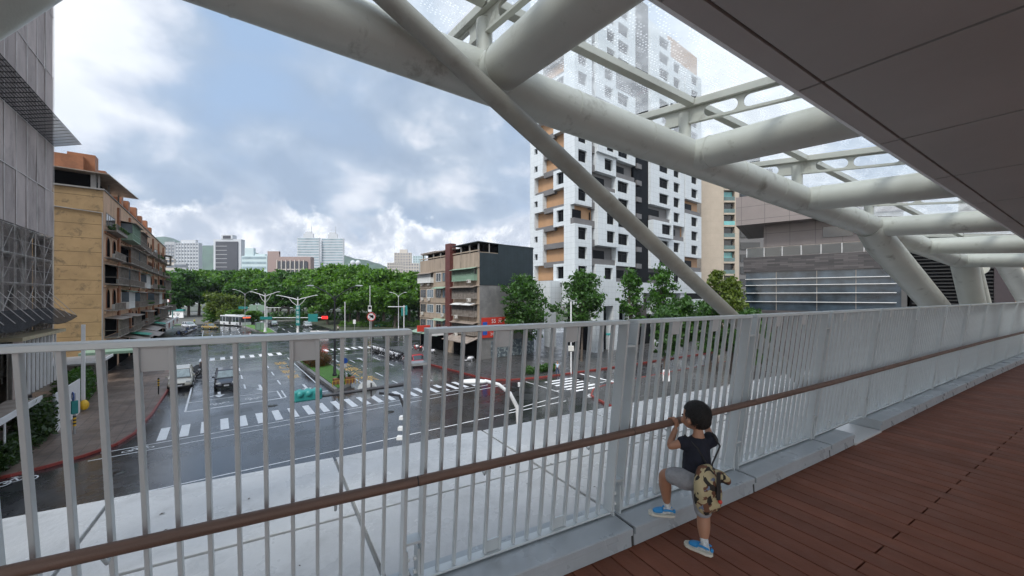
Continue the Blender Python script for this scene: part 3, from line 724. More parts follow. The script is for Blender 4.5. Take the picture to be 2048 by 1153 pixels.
m_tan = M('stained_tan_render', (.33, .265, .205), .8, 0, .14, .8, .08, 12, dirt=.75, dcol=(.13, .10, .08), dscale=.9, stretch=(1.4, 1.4, .25))
m_navy = M('dark_corrugated_cladding', (.022, .035, .042), .55, .1, .15, 1, 0, grid=(.6, .6, 99), gcol=(.016, .026, .032), gw=.05)
m_maroon = M('maroon_tile', (.11, .032, .027), .5, 0, .2, 3, dirt=.4, dcol=(.05, .02, .02), dscale=2)
m_plant = D.materials.new('leafy_green'); 
def leafmat(m, lo, hi, tr=.35):
    m.use_nodes = True; t = m.node_tree; t.nodes.clear(); o = nn(t, 'ShaderNodeOutputMaterial'); p = nn(t, 'ShaderNodeBsdfPrincipled')
    g = nn(t, 'ShaderNodeNewGeometry'); v = nn(t, 'ShaderNodeTexCoord').outputs['Object']
    f = mth(t, 'ADD', mth(t, 'MULTIPLY', g.outputs['Random Per Island'], .5), mth(t, 'MULTIPLY', noise(t, v, .6, 4, .6), .5))
    c = ramp(t, f, ((.2, lo), (.75, hi))); t.links.new(c, p.inputs['Base Color']); p.inputs['Roughness'].default_value = .45
    tl = nn(t, 'ShaderNodeBsdfTranslucent'); c2 = mix(t, 1.0, c, (1.5, 1.6, .6), 'MULTIPLY'); t.links.new(c2, tl.inputs[0])
    ms = nn(t, 'ShaderNodeMixShader'); ms.inputs[0].default_value = tr; t.links.new(p.outputs[0], ms.inputs[1]); t.links.new(tl.outputs[0], ms.inputs[2]); t.links.new(ms.outputs[0], o.inputs[0])
    return m
leafmat(m_plant, (.02, .06, .012), (.07, .16, .03))
def leaf_verts(lobes, nclump, per, leaf, seed, cr=.16, up=.35, shell=.55):
    rs = np.random.RandomState(seed); V_ = []; tot = sum(l[3] * l[4] * l[5] for l in lobes)
    cs = []
    for (cx, cy, cz, rx, ry, rz) in lobes:
        k = max(3, int(nclump * (rx * ry * rz) / tot)); d = rs.randn(k, 3); d /= np.linalg.norm(d, axis=1)[:, None]
        rr = (shell + (1 - shell) * rs.rand(k)) ** .8
        c = d * rr[:, None] * np.array([rx, ry, rz]) + np.array([cx, cy, cz]); cs.append(np.hstack([c, np.full((k, 1), (rx + ry + rz) / 3 * cr)]))
    cs = np.vstack(cs); out = []
    for c in cs:
        m = max(4, int(per * rs.uniform(.5, 1.4))); P = rs.randn(m, 3) * c[3] * np.array([1, 1, .6]) + c[:3]
        out.append(P)
    P = np.vstack(out); n = len(P)
    nrm = rs.randn(n, 3) + np.array([0, 0, up * 2]); nrm /= np.linalg.norm(nrm, axis=1)[:, None]
    a = np.cross(nrm, rs.randn(n, 3)); a /= np.linalg.norm(a, axis=1)[:, None] + 1e-9; b = np.cross(nrm, a)
    s = leaf * rs.uniform(.6, 1.3, (n, 1)); a *= s * .62; b *= s
    v = np.stack([P - b, P + a * .8 - b * .1, P + b, P - a * .8 + b * .1], 1).reshape(-1, 3)
    return v, n
def leaf_mesh(name, lobes, nclump, per, leaf, seed, mat, **k):
    v, n = leaf_verts(lobes, nclump, per, leaf, seed, **k)
    me = D.meshes.new(name); me.vertices.add(len(v)); me.vertices.foreach_set('co', v.ravel())
    me.loops.add(n * 4); me.loops.foreach_set('vertex_index', np.arange(n * 4)); me.polygons.add(n)
    me.polygons.foreach_set('loop_start', np.arange(n) * 4); me.polygons.foreach_set('loop_total', np.full(n, 4)); me.update(calc_edges=True)
    me.materials.append(mat); return me
def leafobj(name, me, parent=None, loc=(0, 0, 0), label=None):
    o = D.objects.new(name, me); COL.objects.link(o); o.parent = parent; o.location = loc
    if label: o['label'] = label
    return o
m_skywin = m_glassb
tuft = leaf_mesh('plant_leaves', [(0, 0, .3, .6, .35, .35)], 14, 12, .13, 5, m_plant)

# ---- small facade items, local frame of a facade: x outwards, y along, z up
def cage_box(par, y0, y1, z0, z1, d=1.0, mat=None, roof=m_zinc, solid=False, name='balcony_cage', glassy=None):
    mat = mat or m_cage; mb = MB(); r = .025
    mb.box(.001, y0, z0, d, y1, z0 + .12)
    for z in (z0 + .85, z1 - .03): mb.box(d - .05, y0, z, d, y1, z + .05)
    for yy in (y0, y1 - .05):
        mb.box(.001, yy, z0 + .85, d - .051, yy + .05, z0 + .9); mb.box(.001, yy, z0 + .12, .05, yy + .05, z1)
    n = max(3, int((y1 - y0) / .22))
    for i in range(n + 1):
        y = y0 + (y1 - y0 - .03) * i / n; mb.box(d - .04, y, z0 + .12, d - .015, y + .028, z1)
    c = mb.build(name, mat, par)
    if glassy:
        MB().box(.02, y0 + .06, z0 + .9, d - .06, y1 - .06, z1 - .05).build('glazing', glassy, c)
        MB().box(.02, y0 + .05, z0 + .13, d - .055, y1 - .05, z0 + .84).build('apron', mat, c)
    if roof:
        mb = MB(); mb.hexa([(.0, y0 - .12, z1 + .22), (d + .35, y0 - .12, z1 - .02), (d + .35, y1 + .12, z1 - .02), (.0, y1 + .12, z1 + .22)],
                           [(.0, y0 - .12, z1 + .27), (d + .35, y0 - .12, z1 + .03), (d + .35, y1 + .12, z1 + .03), (.0, y1 + .12, z1 + .27)])
        mb.build('awning', roof, c, fix=True)
    return c
def ac_unit(par, y, z, x=.12, s=1.0):
    a = MB().box(x, y, z, x + .35 * s, y + .85 * s, z + .6 * s).build('air_conditioner', m_ac, par, bevel=.02)
    MB().tube([(x + .352 * s, y + .3 * s, z + .3 * s), (x + .36 * s, y + .3 * s, z + .3 * s)], .22 * s, 16).build('fan_grille', m_cage, a)
def arch_win(par, y, z, w, h, name='arched_window', surround=m_orange, inner=m_void):
    """round headed opening: dark pane set in a projecting surround"""
    n = 10; P = [(y - w / 2, z), (y + w / 2, z)] + [(y + w / 2 * math.cos(math.pi * i / n), z + h - w / 2 + w / 2 * math.sin(math.pi * i / n)) for i in range(n + 1)]
    Q = [(y - w / 2 - .14, z - .02), (y + w / 2 + .14, z - .02)] + [(y + (w / 2 + .14) * math.cos(math.pi * i / n), z + h - w / 2 + (w / 2 + .14) * math.sin(math.pi * i / n)) for i in range(n + 1)]
    o = MB().extr(Q, 'x', .003, .07).build(name, surround, par, fix=True)
    MB().extr(P, 'x', .004, .085).build('pane', inner, o, fix=True)
    return o
def rect_win(par, y0, y1, z0, z1, frame=m_whitef, pane=m_glassd, nx=2, x=.003, name='window', t=.06):
    mb = MB(); mb.box(x, y0, z0, x + .06, y1, z0 + t); mb.box(x, y0, z1 - t, x + .06, y1, z1)
    for i in range(nx + 1):
        y = y0 + (y1 - y0 - t) * i / nx; mb.box(x, y, z0 + t, x + .055, y + t, z1 - t)
    o = mb.build(name, frame, par); MB().box(x - .001, y0 + .02, z0 + .02, x + .03, y1 - .02, z1 - .02).build('pane', pane, o); return o
def awning(par, y0, y1, z, d=1.0, drop=.35, mat=m_zinc, label=None):
    q = [(.0, y0, z), (d, y0, z - drop), (d, y1, z - drop), (.0, y1, z)]
    return MB().hexa(q, [(a, b, c + .04) for a, b, c in q]).build('awning', mat, par, fix=True, label=label)
def aframe(a, b): return R(a, b, 0)

# ---- the long yellow and orange apartment block on the left
yb = thing('apartment_building', 'long stained yellow and orange brick apartment block with arched windows and caged balconies', 'building', aframe(61.8, -10), RR)
YL = 66; YT = 20.8
MB().box(-26, .0, 0, 0, YL, YT).build('wall', m_pink, yb)
MB().box(-26, -.12, 0, -.02, -.002, YT - .05).build('end_wall', m_ywall, yb, label='windowless stained yellow end wall')
mb = MB(); mb.box(-26, -.3, YT - .04, .12, -.0, YT + .12); mb.box(.0, .001, YT - .001, .12, YL, YT + .12); mb.build('coping', m_conc, yb)
MB().box(-4.9, -.135, 1.5, -3.6, -.121, 17).build('stain_strip', m_stain, yb)
mb = MB(); mb.tube([(-5.2, -.22, 18.6), (-.05, -.22, 18.2), (-.05, -.22, .2)], .07, 8); mb.tube([(-5.2, -.22, 18.6), (-5.2, -.22, 17.2)], .07, 8); mb.build('drain_pipe', m_conc, yb)
# roof level: dark open loggia, thin roof, orange stair heads, water tank walls
MB().box(-26, .8, YT + .001, -1.2, 11, YT + 1.75).build('roof_shed', m_void, yb)
mb = MB(); mb.hexa([(-26, -.6, YT + 2.35), (.5, -.6, YT + 1.7), (1.5, 11.5, YT + 1.5), (-26, 11.5, YT + 2.2)], [(-26, -.6, YT + 2.45), (.5, -.6, YT + 1.8), (1.5, 11.5, YT + 1.6), (-26, 11.5, YT + 2.3)]); mb.build('roof_sheet', m_zinc, yb, fix=True)
for y in (.1, 5, 10.8): MB().box(-.45, y, YT + .121, -.30, y + .15, YT + 1.68).build('roof_post', m_conc, yb)
MB().box(-1.0, .05, YT + .121, -.6, .5, YT + 1.72).build('roof_post', m_conc, yb)
for i, (y, z) in enumerate(((2.5, 4.6), (18, 3.9), (31, 3.7), (44, 3.4))):
    mb = MB(); mb.box(-12, y, YT + (2.5 if i == 0 else .13), -2.0, y + 5.5, YT + z - .5); s_ = mb.build('stair_head', m_orange, yb)
    MB().box(-3.4, y + .8, YT + (2.5 if i == 0 else .13), -1.2, y + 2.3, YT + z).build('chimney_pier', m_orange, s_)
    MB().box(-3.2, y + 4.2, YT + (2.5 if i == 0 else .13), -.9, y + 5.6, YT + z - .9).build('chimney_pier', m_orange, s_)
mb = MB()
for q in range(9): mb.tube([(-14 + q * 1.2, 3.2, YT + 4.1), (-14 + q * 1.2, 3.2, YT + 4.9)], .03, 6)
mb.tube([(-14, 3.2, YT + 4.9), (-4.2, 3.2, YT + 4.9)], .035, 6); mb.tube([(-14, 3.2, YT + 4.5), (-4.2, 3.2, YT + 4.5)], .025, 6); mb.build('roof_railing', m_whitef, yb)
mb = MB(); mb.tube([(-3.0, 14, YT), (-3.0, 14, YT + 3.6)], .03, 6)
for q in range(5): mb.tube([(-3.5 + q * .06, 14, YT + 2.6 + q * .2), (-2.5 - q * .06, 14, YT + 2.7 + q * .2)], .02, 5)
mb.build('aerial', m_cage, yb)
for y in (7.3, 15.4, 23.5, 31.8, 41.0, 50, 59): MB().box(.0, y, 3.2, .22, y + .9, YT - .6).build('pilaster', m_orange, yb)
rn = random.Random(11)
levels = [4.1, 7.2, 10.2, 13.2, 16.3]
bays_y = [(0.3, 7.1), (8.5, 15.3), (16.6, 23.4), (24.7, 31.6), (33.0, 40.8), (42.2, 49.8), (51.2, 58.8), (60.2, 65.7)]
plan = [['cage', 'arch', 'cage', 'arch', 'balc'], ['cage2', 'white', 'glaz', 'cage', 'green'], ['arch', 'glaz', 'arch', 'glaz', 'cage'],
        ['cage', 'balc', 'white', 'arch', 'arch4'], ['balc', 'glaz', 'arch', 'arch4', 'arch'], ['cage', 'white', 'balc', 'arch', 'balc'],
        ['glaz', 'arch', 'cage', 'balc', 'arch'], ['cage', 'cage', 'glaz', 'arch', 'cage']]
for (y0, y1), col in zip(bays_y, plan):
    for z, typ in zip(levels, col):
        ym = (y0 + y1) / 2
        MB().box(.001, y0, z - .28, .14, y1, z - .02).build('string_course', m_orange if rn.random() < .2 else m_pink, yb)
        if typ in ('arch', 'arch4'):
            k = 2 if typ == 'arch' else 4
            for q in range(k):
                w = (y1 - y0) / k; arch_win(yb, y0 + w * (q + .5), z + .35, min(1.5, w * .62), 2.1 if k == 2 else 1.7)
            mb = MB(); mb.box(.001, y0, z, .9, y1, z + .1)
            mb.box(.85, y0, z + .85, .9, y1, z + .9)
            for q in range(int((y1 - y0) / .2)): mb.box(.86, y0 + q * .2, z + .1, .885, y0 + q * .2 + .03, z + .85)
            mb.build('balcony', m_cage, yb); ac_unit(yb, y0 + 1.0 + rn.random() * 2, z + .12, .3)
        elif typ.startswith('cage'):
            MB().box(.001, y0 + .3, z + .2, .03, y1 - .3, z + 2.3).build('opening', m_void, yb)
            cage_box(yb, y0 + .1, y1 - .1, z, z + 2.1, 1.15 if typ == 'cage' else 1.4)
        elif typ == 'glaz': cage_box(yb, y0 + .1, y1 - .2, z, z + 2.2, 1.1, m_cage, glassy=m_glassb)
        elif typ == 'green': cage_box(yb, y0 + .1, y1 - .2, z, z + 2.2, 1.3, m_greenf, glassy=m_glassb)
        elif typ == 'white': cage_box(yb, y0 + 1.4, y1 - .8, z, z + 2.3, .8, m_whitef, roof=m_greenf, glassy=m_glassb)
        else:
            rect_win(yb, y0 + .8, y1 - 1.2, z + .7, z + 2.2, m_cage, m_glassd, 4)
            mb = MB(); mb.box(.001, y0, z, 1.0, y1, z + .12)
            mb.box(.94, y0, z + .12, 1.0, y1, z + .3); mb.box(.94, y0, z + .85, 1.0, y1, z + .9)
            for q in range(int((y1 - y0) / .25)): mb.box(.95, y0 + q * .25, z + .3, .98, y0 + q * .25 + .04, z + .85)
            mb.build('balcony', m_cage, yb)
            for q in range(4): leafobj('potted_greenery', tuft, yb, (.75, y0 + 1 + q * 1.5, z + .25))
        if rn.random() < .35: ac_unit(yb, y1 - 1.3, z + .3, .14, .9)
# ground floor shops with ragged awnings
for i, (y0, y1) in enumerate(bays_y):
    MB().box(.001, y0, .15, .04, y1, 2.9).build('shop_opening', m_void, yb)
    awning(yb, y0 - .3, y1 + .3, 3.5 + .2 * (i % 2), 2.2 + .5 * (i % 3), .7, m_zinc)
    if i in (1, 4): awning(yb, y0 + 3.0, y1 - .5, 3.9, 2.6, .5, m_green, 'bright green plastic awning')
sg = MB().box(2.6, 33, 2.6, 2.9, 58, 3.9).build('shop_fascia', m_whitef, yb)
for q in range(5): MB().box(2.91, 34 + q * 4.6, 2.75, 2.93, 36.6 + q * 4.6, 3.75).build('sign_panel', m_red if q % 2 == 0 else m_whitef, sg)

# ---- netted building under scaffolding
m_net = M('brown_grey_scaffold_netting', (.44, .38, .365), .85, 0, .16, .5, .12, 14, dirt=.5, dcol=(.105, .093, .09), dscale=.8, stretch=(1, 1, .4), island=.14)
m_netd = M('old_wall_behind_netting', (.10, .09, .088), .9, 0, .45, .7, 0, stretch=(2.2, 2.2, .22), dirt=.9, dcol=(.42, .40, .40), dscale=.8, dlo=.56, dhi=.72)
m_pole = M('scaffold_tube_metal', (.46, .44, .42), .5, .3, .15, 3)
nb_ = thing('netted_building', 'tall building wrapped in brown grey scaffold netting, patched with paler seams', 'building', aframe(14, -10.9), RR)
NL = 32.2
MB().box(-16, 0, 0, -.4, NL, 46).build('wall', m_netd, nb_)
MB().box(-.399, 2, .3, -.37, NL - 1, 3.4).build('shop_front', M('brown_shop_front', (.10, .065, .05), .7, 0, .4, .6), nb_)
for i in range(6): MB().box(-.36, 4 + i * 5, .1, -.1, 4.5 + i * 5, 3.5).build('column', M('tan_column', (.36, .22, .10), .7) if i == 0 else D.materials['tan_column'], nb_)
def netmat(n, col, a):
    m = D.materials.new(n); m.use_nodes = True; t = m.node_tree; p = t.nodes['Principled BSDF']; p.inputs['Base Color'].default_value = (*col, 1); p.inputs['Roughness'].default_value = 1; p.inputs['Alpha'].default_value = a
    f = ramp(t, noise(t, nn(t, 'ShaderNodeTexCoord').outputs['Object'], .9, 6, .6), ((.35, max(0, a - .2)), (.65, min(1, a + .2)))); t.links.new(f, p.inputs['Alpha']); return m
m_lownet = netmat('dark_side_net', (.10, .09, .088), .85); m_lownet2 = netmat('thin_torn_net', (.26, .22, .20), .16); m_pls = M('pale_plaster', (.46, .45, .44), .85, 0, .3, 1.5, dirt=.8, dcol=(.12, .11, .11), dscale=1.2, stretch=(1, 1, .3))
sc_ = thing('scaffolding', 'grey tube scaffolding with netting, a tilted mesh debris fan and a sagging lower fan', 'scaffold', aframe(14, -10.9), RR)
mb = MB(); rn = random.Random(5)
for zi, (z0, z1) in enumerate(((13.6, 17.1), (17.12, 20.8), (20.82, 26.2), (26.22, 31), (31.02, 36), (36.02, 41), (41.02, 46))):
    for q in range(18):
        y0 = q * NL / 18; y1 = y0 + NL / 18 - .03; o_ = [rn.uniform(-.03, .03) for _ in range(4)]
        mb.hexa([(.62 + o_[0], y0, z0), (.66 + o_[0], y0, z0), (.66 + o_[1], y1, z0), (.62 + o_[1], y1, z0)], [(.62 + o_[2], y0, z1), (.66 + o_[2], y0, z1), (.66 + o_[3], y1, z1), (.62 + o_[3], y1, z1)])
mb.build('netting', m_net, sc_)
for q in range(9): MB().box(-.399, 1.2 + q * 3.6, 3.6, -.36, 1.9 + q * 3.6, 13.5).build('pale_plaster_strip', m_pls, nb_)
MB().box(-.36, NL - .05, 3.6, .60, NL - .03, 13.6).build('side_netting', m_lownet, sc_)
MB().box(.668, 0, 3.7, .674, NL - .02, 13.58).build('thin_netting', m_lownet2, sc_)
mb = MB()
for q in range(4): mb.box(-.0 - q * 4, NL + .02, 13.6, -3.9 - q * 4, NL + .05, 46)
mb.build('side_netting', m_net, sc_)
mb = MB()
for q in range(19):
    y = q * NL / 18; mb.box(.69, y - .03, 13.6, .71, y + .03, 46) if q % 1 == 0 else None
for z in (17.1, 20.8, 26.2, 31): mb.box(.69, 0, z, .70, NL, z + .05)
mb.build('netting_seams', M('pale_netting_seam', (.58, .55, .54), .8, 0, .2, 1), sc_)
for q in range(19):
    y = q * NL / 18; MB().tube([(.62, y, 3.6), (.62, y, 13.6)], .035, 8).build('standard', m_pole, sc_)
    if q % 2 == 0: MB().tube([(-.25, y, 3.6), (-.25, y, 13.6)], .03, 8).build('standard', m_pole, sc_)
for z in (4.0, 5.9, 7.9, 9.8, 11.7, 13.5):
    MB().tube([(.62, 0, z), (.62, NL, z)], .04, 8).build('ledger', m_pole, sc_)
    MB().box(-.3, 0, z - .08, .58, NL, z - .05).build('platform', m_pole, sc_)
    if z < 13: 
        MB().tube([(.64, 0, z + .95), (.64, NL, z + .95)], .02, 6).build('guard_rail', m_pole, sc_)
        mb = MB()
        for q in range(18): y = q * NL / 18; mb.tube([(.60, y, z), (.60, y + NL / 18, z + 1.9)] if q % 2 else [(.60, y, z + 1.9), (.60, y + NL / 18, z)], .022, 6)
        mb.build('diagonal_brace', m_pole, sc_)
# tilted mesh fan, high up, and the sagging one below
m_fan = M('dark_fan_mesh', (.045, .042, .045), .8, 0, .2, 2)
mb = MB()
fz = lambda x: 20.9 + (x - .66) * .36
for q in range(49): y = q * (NL + .2) / 48; mb.bar((.66, y, fz(.66)), (2.15, y, fz(2.15)), .035, .035)
for q in range(12): x = .7 + q * .13; mb.bar((x, 0, fz(x)), (x, NL + .2, fz(x)), .03, .02)
mb.build('debris_fan', m_fan, sc_)
m_fanp = D.materials.new('dark_fan_net'); m_fanp.use_nodes = True; _t = m_fanp.node_tree; _p = _t.nodes['Principled BSDF']; _p.inputs['Base Color'].default_value = (.03, .03, .033, 1); _p.inputs['Roughness'].default_value = 1; _p.inputs['Alpha'].default_value = .62
q = [(.66, 0, fz(.66) - .03), (2.15, 0, fz(2.15) - .03), (2.15, NL + .2, fz(2.15) - .03), (.66, NL + .2, fz(.66) - .03)]
MB().add(q, [(0, 1, 2, 3)]).build('fan_sheet', m_fanp, sc_)
mb = MB()
for s_ in range(20):
    y0 = s_ * NL / 20; y1 = y0 + NL / 20; sg0 = -.35 * math.sin(math.pi * (s_ % 5) / 5); sg1 = -.35 * math.sin(math.pi * ((s_ % 5 + 1) / 5))
    mb.hexa([(.68, y0, 8.0), (1.95, y0, 7.25 + sg0), (1.95, y1, 7.25 + sg1), (.68, y1, 8.0)], [(.68, y0, 8.04), (1.95, y0, 7.33 + sg0), (1.95, y1, 7.33 + sg1), (.68, y1, 8.04)])
mb.build('sagging_fan', m_fanp, sc_, fix=True)
mb = MB()
for s_ in range(22): y = .5 + s_ * NL / 22; mb.tube([(.66, y, 9.3), (1.95, y + .6, 7.4)], .02, 6)
mb.build('stay_rods', m_pole, sc_)

# ---- old five storey tan block, right of the avenue
tb = thing('walk_up_block', 'old stained tan five storey block with dark cladding on its upper end wall', 'building', aframe(43.7, 28.5), RR + math.pi / 2)
# local: x along -b... facade faces the avenue: use x outwards (towards the road), y away from the camera after mirroring
tb.rotation_euler = (0, 0, RR); TL = 19.3; TH_ = 15.0
# in this frame x = +b (into the block), y = +a; the facade looks to -x, so its details are laid on a child frame turned round
MB().box(.0, 0, 0, 9.6, TL, TH_).build('wall', m_tan, tb)
mb = MB(); mb.box(3.1, -.10, 10.4, 9.65, -.003, 16.3); mb.box(-.03, -.10, 10.4, 3.09, -.003, 14.9); mb.build('cladding', m_navy, tb, label='dark corrugated cladding over the upper end wall')
MB().box(-.02, -.06, 0, 9.6, -.003, 10.38).build('render_wall', M('pale_grey_render', (.20, .195, .19), .85, 0, .2, .5, .1, 12, dirt=.6, dcol=(.10, .10, .10), dscale=.3, dlo=.45, dhi=.6), tb, label='patchy grey rendered lower end wall')
MB().hexa([(-.35, -.14, 16.32), (9.8, -.14, 16.05), (9.8, 7, 16.05), (-.35, 7, 16.32)], [(-.35, -.14, 16.42), (9.8, -.14, 16.15), (9.8, 7, 16.15), (-.35, 7, 16.42)]).build('roof_sheet', m_navy, tb, fix=True)
MB().box(.9, .6, 15.0, 9.2, 18, 16.2).build('roof_shed', m_void, tb)
MB().box(1.5, -.09, 14.9, 1.62, -.0, 16.3).build('roof_post', m_conc, tb)
MB().box(-.2, 7.2, 16.0, 8, 18.6, 16.12).build('roof_sheet', m_zinc, tb)
MB().hexa([(-.1, 13.5, 16.2), (5, 13.5, 16.9), (5, 18.9, 16.9), (-.1, 18.9, 16.2)], [(-.1, 13.5, 16.3), (5, 13.5, 17), (5, 18.9, 17), (-.1, 18.9, 16.3)]).build('roof_sheet', m_zinc, tb, fix=True)
for y in (.3, 2.6, 5.0, 9.2, 11.5, 14, 18): MB().box(-.02, y, 15.001, .16, y + .16, 16.15).build('roof_post', m_conc, tb)
MB().box(-.55, 7.4, 2.9, .5, 8.9, 16.9).build('stair_tower', m_maroon, tb, label='maroon tiled stair tower')
fr = D.objects.new('facade', None); COL.objects.link(fr); fr.parent = tb; fr.rotation_euler = (0, 0, math.pi); fr.location = (0, TL, 0)
# child frame: x outwards (towards the avenue), y runs back towards the camera: y_child = TL - y
def tc_(y0, y1): return TL - y1, TL - y0
TLV = [2.9, 5.5, 8.0, 10.6, 12.9]
rn = random.Random(3)
def onfac(fn, y0, y1, *a, **k):
    c0, c1 = tc_(y0, y1); o = fn(fr, c0, c1, *a, **k); return o
for li, z in enumerate(TLV[:-1] + [TLV[-1]]):
    if li < 4:
        onfac(cage_box, .6, 6.9, z + .45, z + 2.1, .55, m_cage if li != 3 else m_greenf, roof=m_zinc if li != 3 else m_greenf, glassy=m_glassd, name='window_cage')
        onfac(rect_win, 9.3, 10.8, z + .6, z + 2.0, m_cage, m_glassb, 2); onfac(rect_win, 11.3, 13.0, z + .6, z + 2.0, m_whitef if li % 2 else m_cage, m_glassd, 2)
        if li == 3: onfac(cage_box, 14.0, 19.2, z + .5, z + 2.0, .6, m_whitef, roof=m_zinc, glassy=m_glassd, name='window_cage')
        else:
            onfac(rect_win, 14.0, 16.4, z + .6, z + 2.0, m_whitef, m_glassb, 3); onfac(rect_win, 16.9, 19.0, z + .6, z + 2.0, m_cage, m_glassd, 3)
        if li in (0, 2): onfac(awning, 9.2, 13.2, z + 2.35, .9, .3, m_greenf)
        if li in (1,): onfac(awning, 1.0, 3.6, z + 2.4, 1.0, .3, m_whitef); onfac(awning, 4.0, 6.6, z + 2.4, 1.0, .3, m_whitef)
        for q in range(3):
            yy = rn.choice((1.2, 4.8, 10, 15, 17.5)); c0, _ = tc_(yy, yy + .8); ac_unit(fr, c0, z + .1, .1 if yy > 7 else .6, .8)
    MB().box(.001, 0, z + 2.25, .10, TL, z + 2.42).build('string_course', m_tan, fr)
for o in list(D.objects):                 # the details sit directly under the block, not under a nameless frame
    if o.parent == fr:
        o.matrix_parent_inverse = Matrix.Identity(4); o.parent = tb
        o.location = (0, TL, 0); o.rotation_euler = (0, 0, math.pi)
D.objects.remove(fr)
# its shops at street level
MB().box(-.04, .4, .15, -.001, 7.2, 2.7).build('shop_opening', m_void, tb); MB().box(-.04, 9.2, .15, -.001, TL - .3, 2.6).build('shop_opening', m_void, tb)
MB().hexa([(-2.2, -.2, 2.5), (0, -.2, 3.2), (0, 7, 3.2), (-2.2, 7, 2.5)], [(-2.2, -.2, 2.56), (0, -.2, 3.26), (0, 7, 3.26), (-2.2, 7, 2.56)]).build('awning', m_zinc, tb, fix=True)
MB().hexa([(-2.0, 9, 2.7), (0, 9, 3.3), (0, 19, 3.3), (-2.0, 19, 2.7)], [(-2.0, 9, 2.76), (0, 9, 3.36), (0, 19, 3.36), (-2.0, 19, 2.76)]).build('awning', m_greenf, tb, fix=True)
m_sred = M('red_sign_paint', (.55, .045, .03), .45, 0, .05, 2); m_sgreen = M('green_sign_paint', (.02, .25, .17), .45, 0, .05, 2); m_sblue = M('blue_sign_paint', (.02, .10, .42), .4, 0, .05, 2)
m_swhite = M('white_sign_paint', (.72, .72, .72), .45, 0, .04, 2); m_sblack = M('black_paint', (.02, .02, .02), .45, 0, 0); m_syel = M('yellow_paint', (.70, .42, .03), .45, 0, .08, 3)
bn = thing('shop_banner', 'red advertising banner hung on the grey end wall of the tan block', 'banner', aframe(43.55, 28.7), RR)
MB().box(0, -.06, 3.1, 5.4, -.0, 5.9).build('board', m_sred, bn)
MB().box(.15, -.075, 3.5, .9, -.062, 5.3).build('picture', m_sblue, bn)
for tx, x, z, sz, mt in (('55', 2.0, 5.35, .8, m_swhite), ('元', 3.1, 5.35, .7, m_swhite), ('租', 4.2, 5.35, .7, m_swhite), ('停車', 2.5, 4.45, .85, m_sgreen), ('場', 4.2, 4.45, .8, m_swhite), ('24H', 1.9, 3.55, .55, m_swhite), ('空位出租', 3.9, 3.55, .42, m_swhite)):
    lettering(tx, sz, mt, bn, (x, -.078, z), (math.pi / 2, 0, 0))
MB().box(1.5, -.08, 0.2, 9.5, -.06, 2.6).build('painted_wall', M('doodled_shutter', (.25, .29, .30), .7, 0, .5, 3, dirt=.9, dcol=(.06, .08, .1), dscale=2.5, dlo=.46, dhi=.5), bn)
s1 = thing('shop_sign', 'long red signboard projecting over the pavement from the tan block', 'sign', aframe(58.5, 27.6), RR); MB().box(-1.6, -.2, 3.0, .6, .2, 4.0).build('board', m_sred, s1, bevel=.02)
s2 = thing('shop_sign', 'pale hanging signboard over the pavement in front of the tan block', 'sign', aframe(52.0, 27.2), RR); MB().box(-1.9, -.12, 2.9, .7, .12, 4.2).build('board', m_swhite, s2, bevel=.02)
lettering('20', .7, m_sblack, s2, (0.1, -.125, 3.5), (math.pi / 2, 0, 0)); lettering('麵', .8, m_green, s2, (-1.2, -.125, 3.5), (math.pi / 2, 0, 0))

# ---- white tiled tower
m_tile = M('white_square_tile', (.60, .64, .66), .4, 0, .04, .3, 0, grid=(.95, .95, .95), gcol=(.42, .45, .47), gw=.04, gaxes='XYZ')
m_tgrey = M('grey_tile', (.15, .145, .145), .55, 0, .1, .6, 0, grid=(.8, .8, .4), gcol=(.12, .12, .12), gw=.03)
m_torg = M('orange_tan_tile', (.40, .235, .125), .6, 0, .08, .5)
m_tdark = M('dark_glazing', (.006, .007, .009), .3, 0, .3, .4, spec=.08)
tw = thing('tower_block', 'tall white tiled tower of staggered window blocks with orange and grey recesses', 'tower', aframe(43.5, 47.3), RR)
FH = 3.3; Z0 = 11.2; NF = 17
MB().box(1.0, 1.05, Z0 - .35, 44.2, 11.4, Z0 + NF * FH - 1).build('core', m_torg, tw)
for x0_, x1_ in ((5.3, 17.3), (22.6, 36.1)): MB().box(x0_, 1.0, Z0, x1_, 1.049, Z0 + 15 * FH).build('recess_wall', m_tgrey, tw)
MB().box(17.4, .5, 10, 22.5, 11.2, Z0 + (NF) * FH + 1).build('dark_stack', m_tdark, tw)
_wm = {}
def wblock(x0, x1, k, wx0, wx1, face='x', sill=.72, head=2.8, dep=1.0, out=0.0):
    """white storey-high block with a real window opening; face x: on the wall facing the street, y: on the side wall"""
    z = Z0 + k * FH
    def bx(mb, a0, a1, z0, z1, d0, d1):
        if face == 'x': mb.box(a0, -out + d0, z0, a1, -out + d1, z1)
        else: mb.box(-out + d0, a0, z0, -out + d1, a1, z1)
    mb = MB(); bx(mb, x0, x1, z, z + sill, 0, dep + out); bx(mb, x0, x1, z + head, z + FH, 0, dep + out)
    bx(mb, x0, wx0, z + sill, z + head, 0, dep + out); bx(mb, wx1, x1, z + sill, z + head, 0, dep + out)
    mb.build('window_block', m_tile, tw)
    m2 = MB(); bx(m2, wx0, wx1, z + sill, z + head, .45, .5); w = m2.build('window', m_tdark, tw)
    m3 = MB(); xm = (wx0 + wx1) / 2; bx(m3, xm - .03, xm + .03, z + sill, z + head, .40, .449); bx(m3, wx0, wx1, z + head - .5, z + head - .45, .40, .449); m3.build('frame', m_sblack, w)
blocks = []
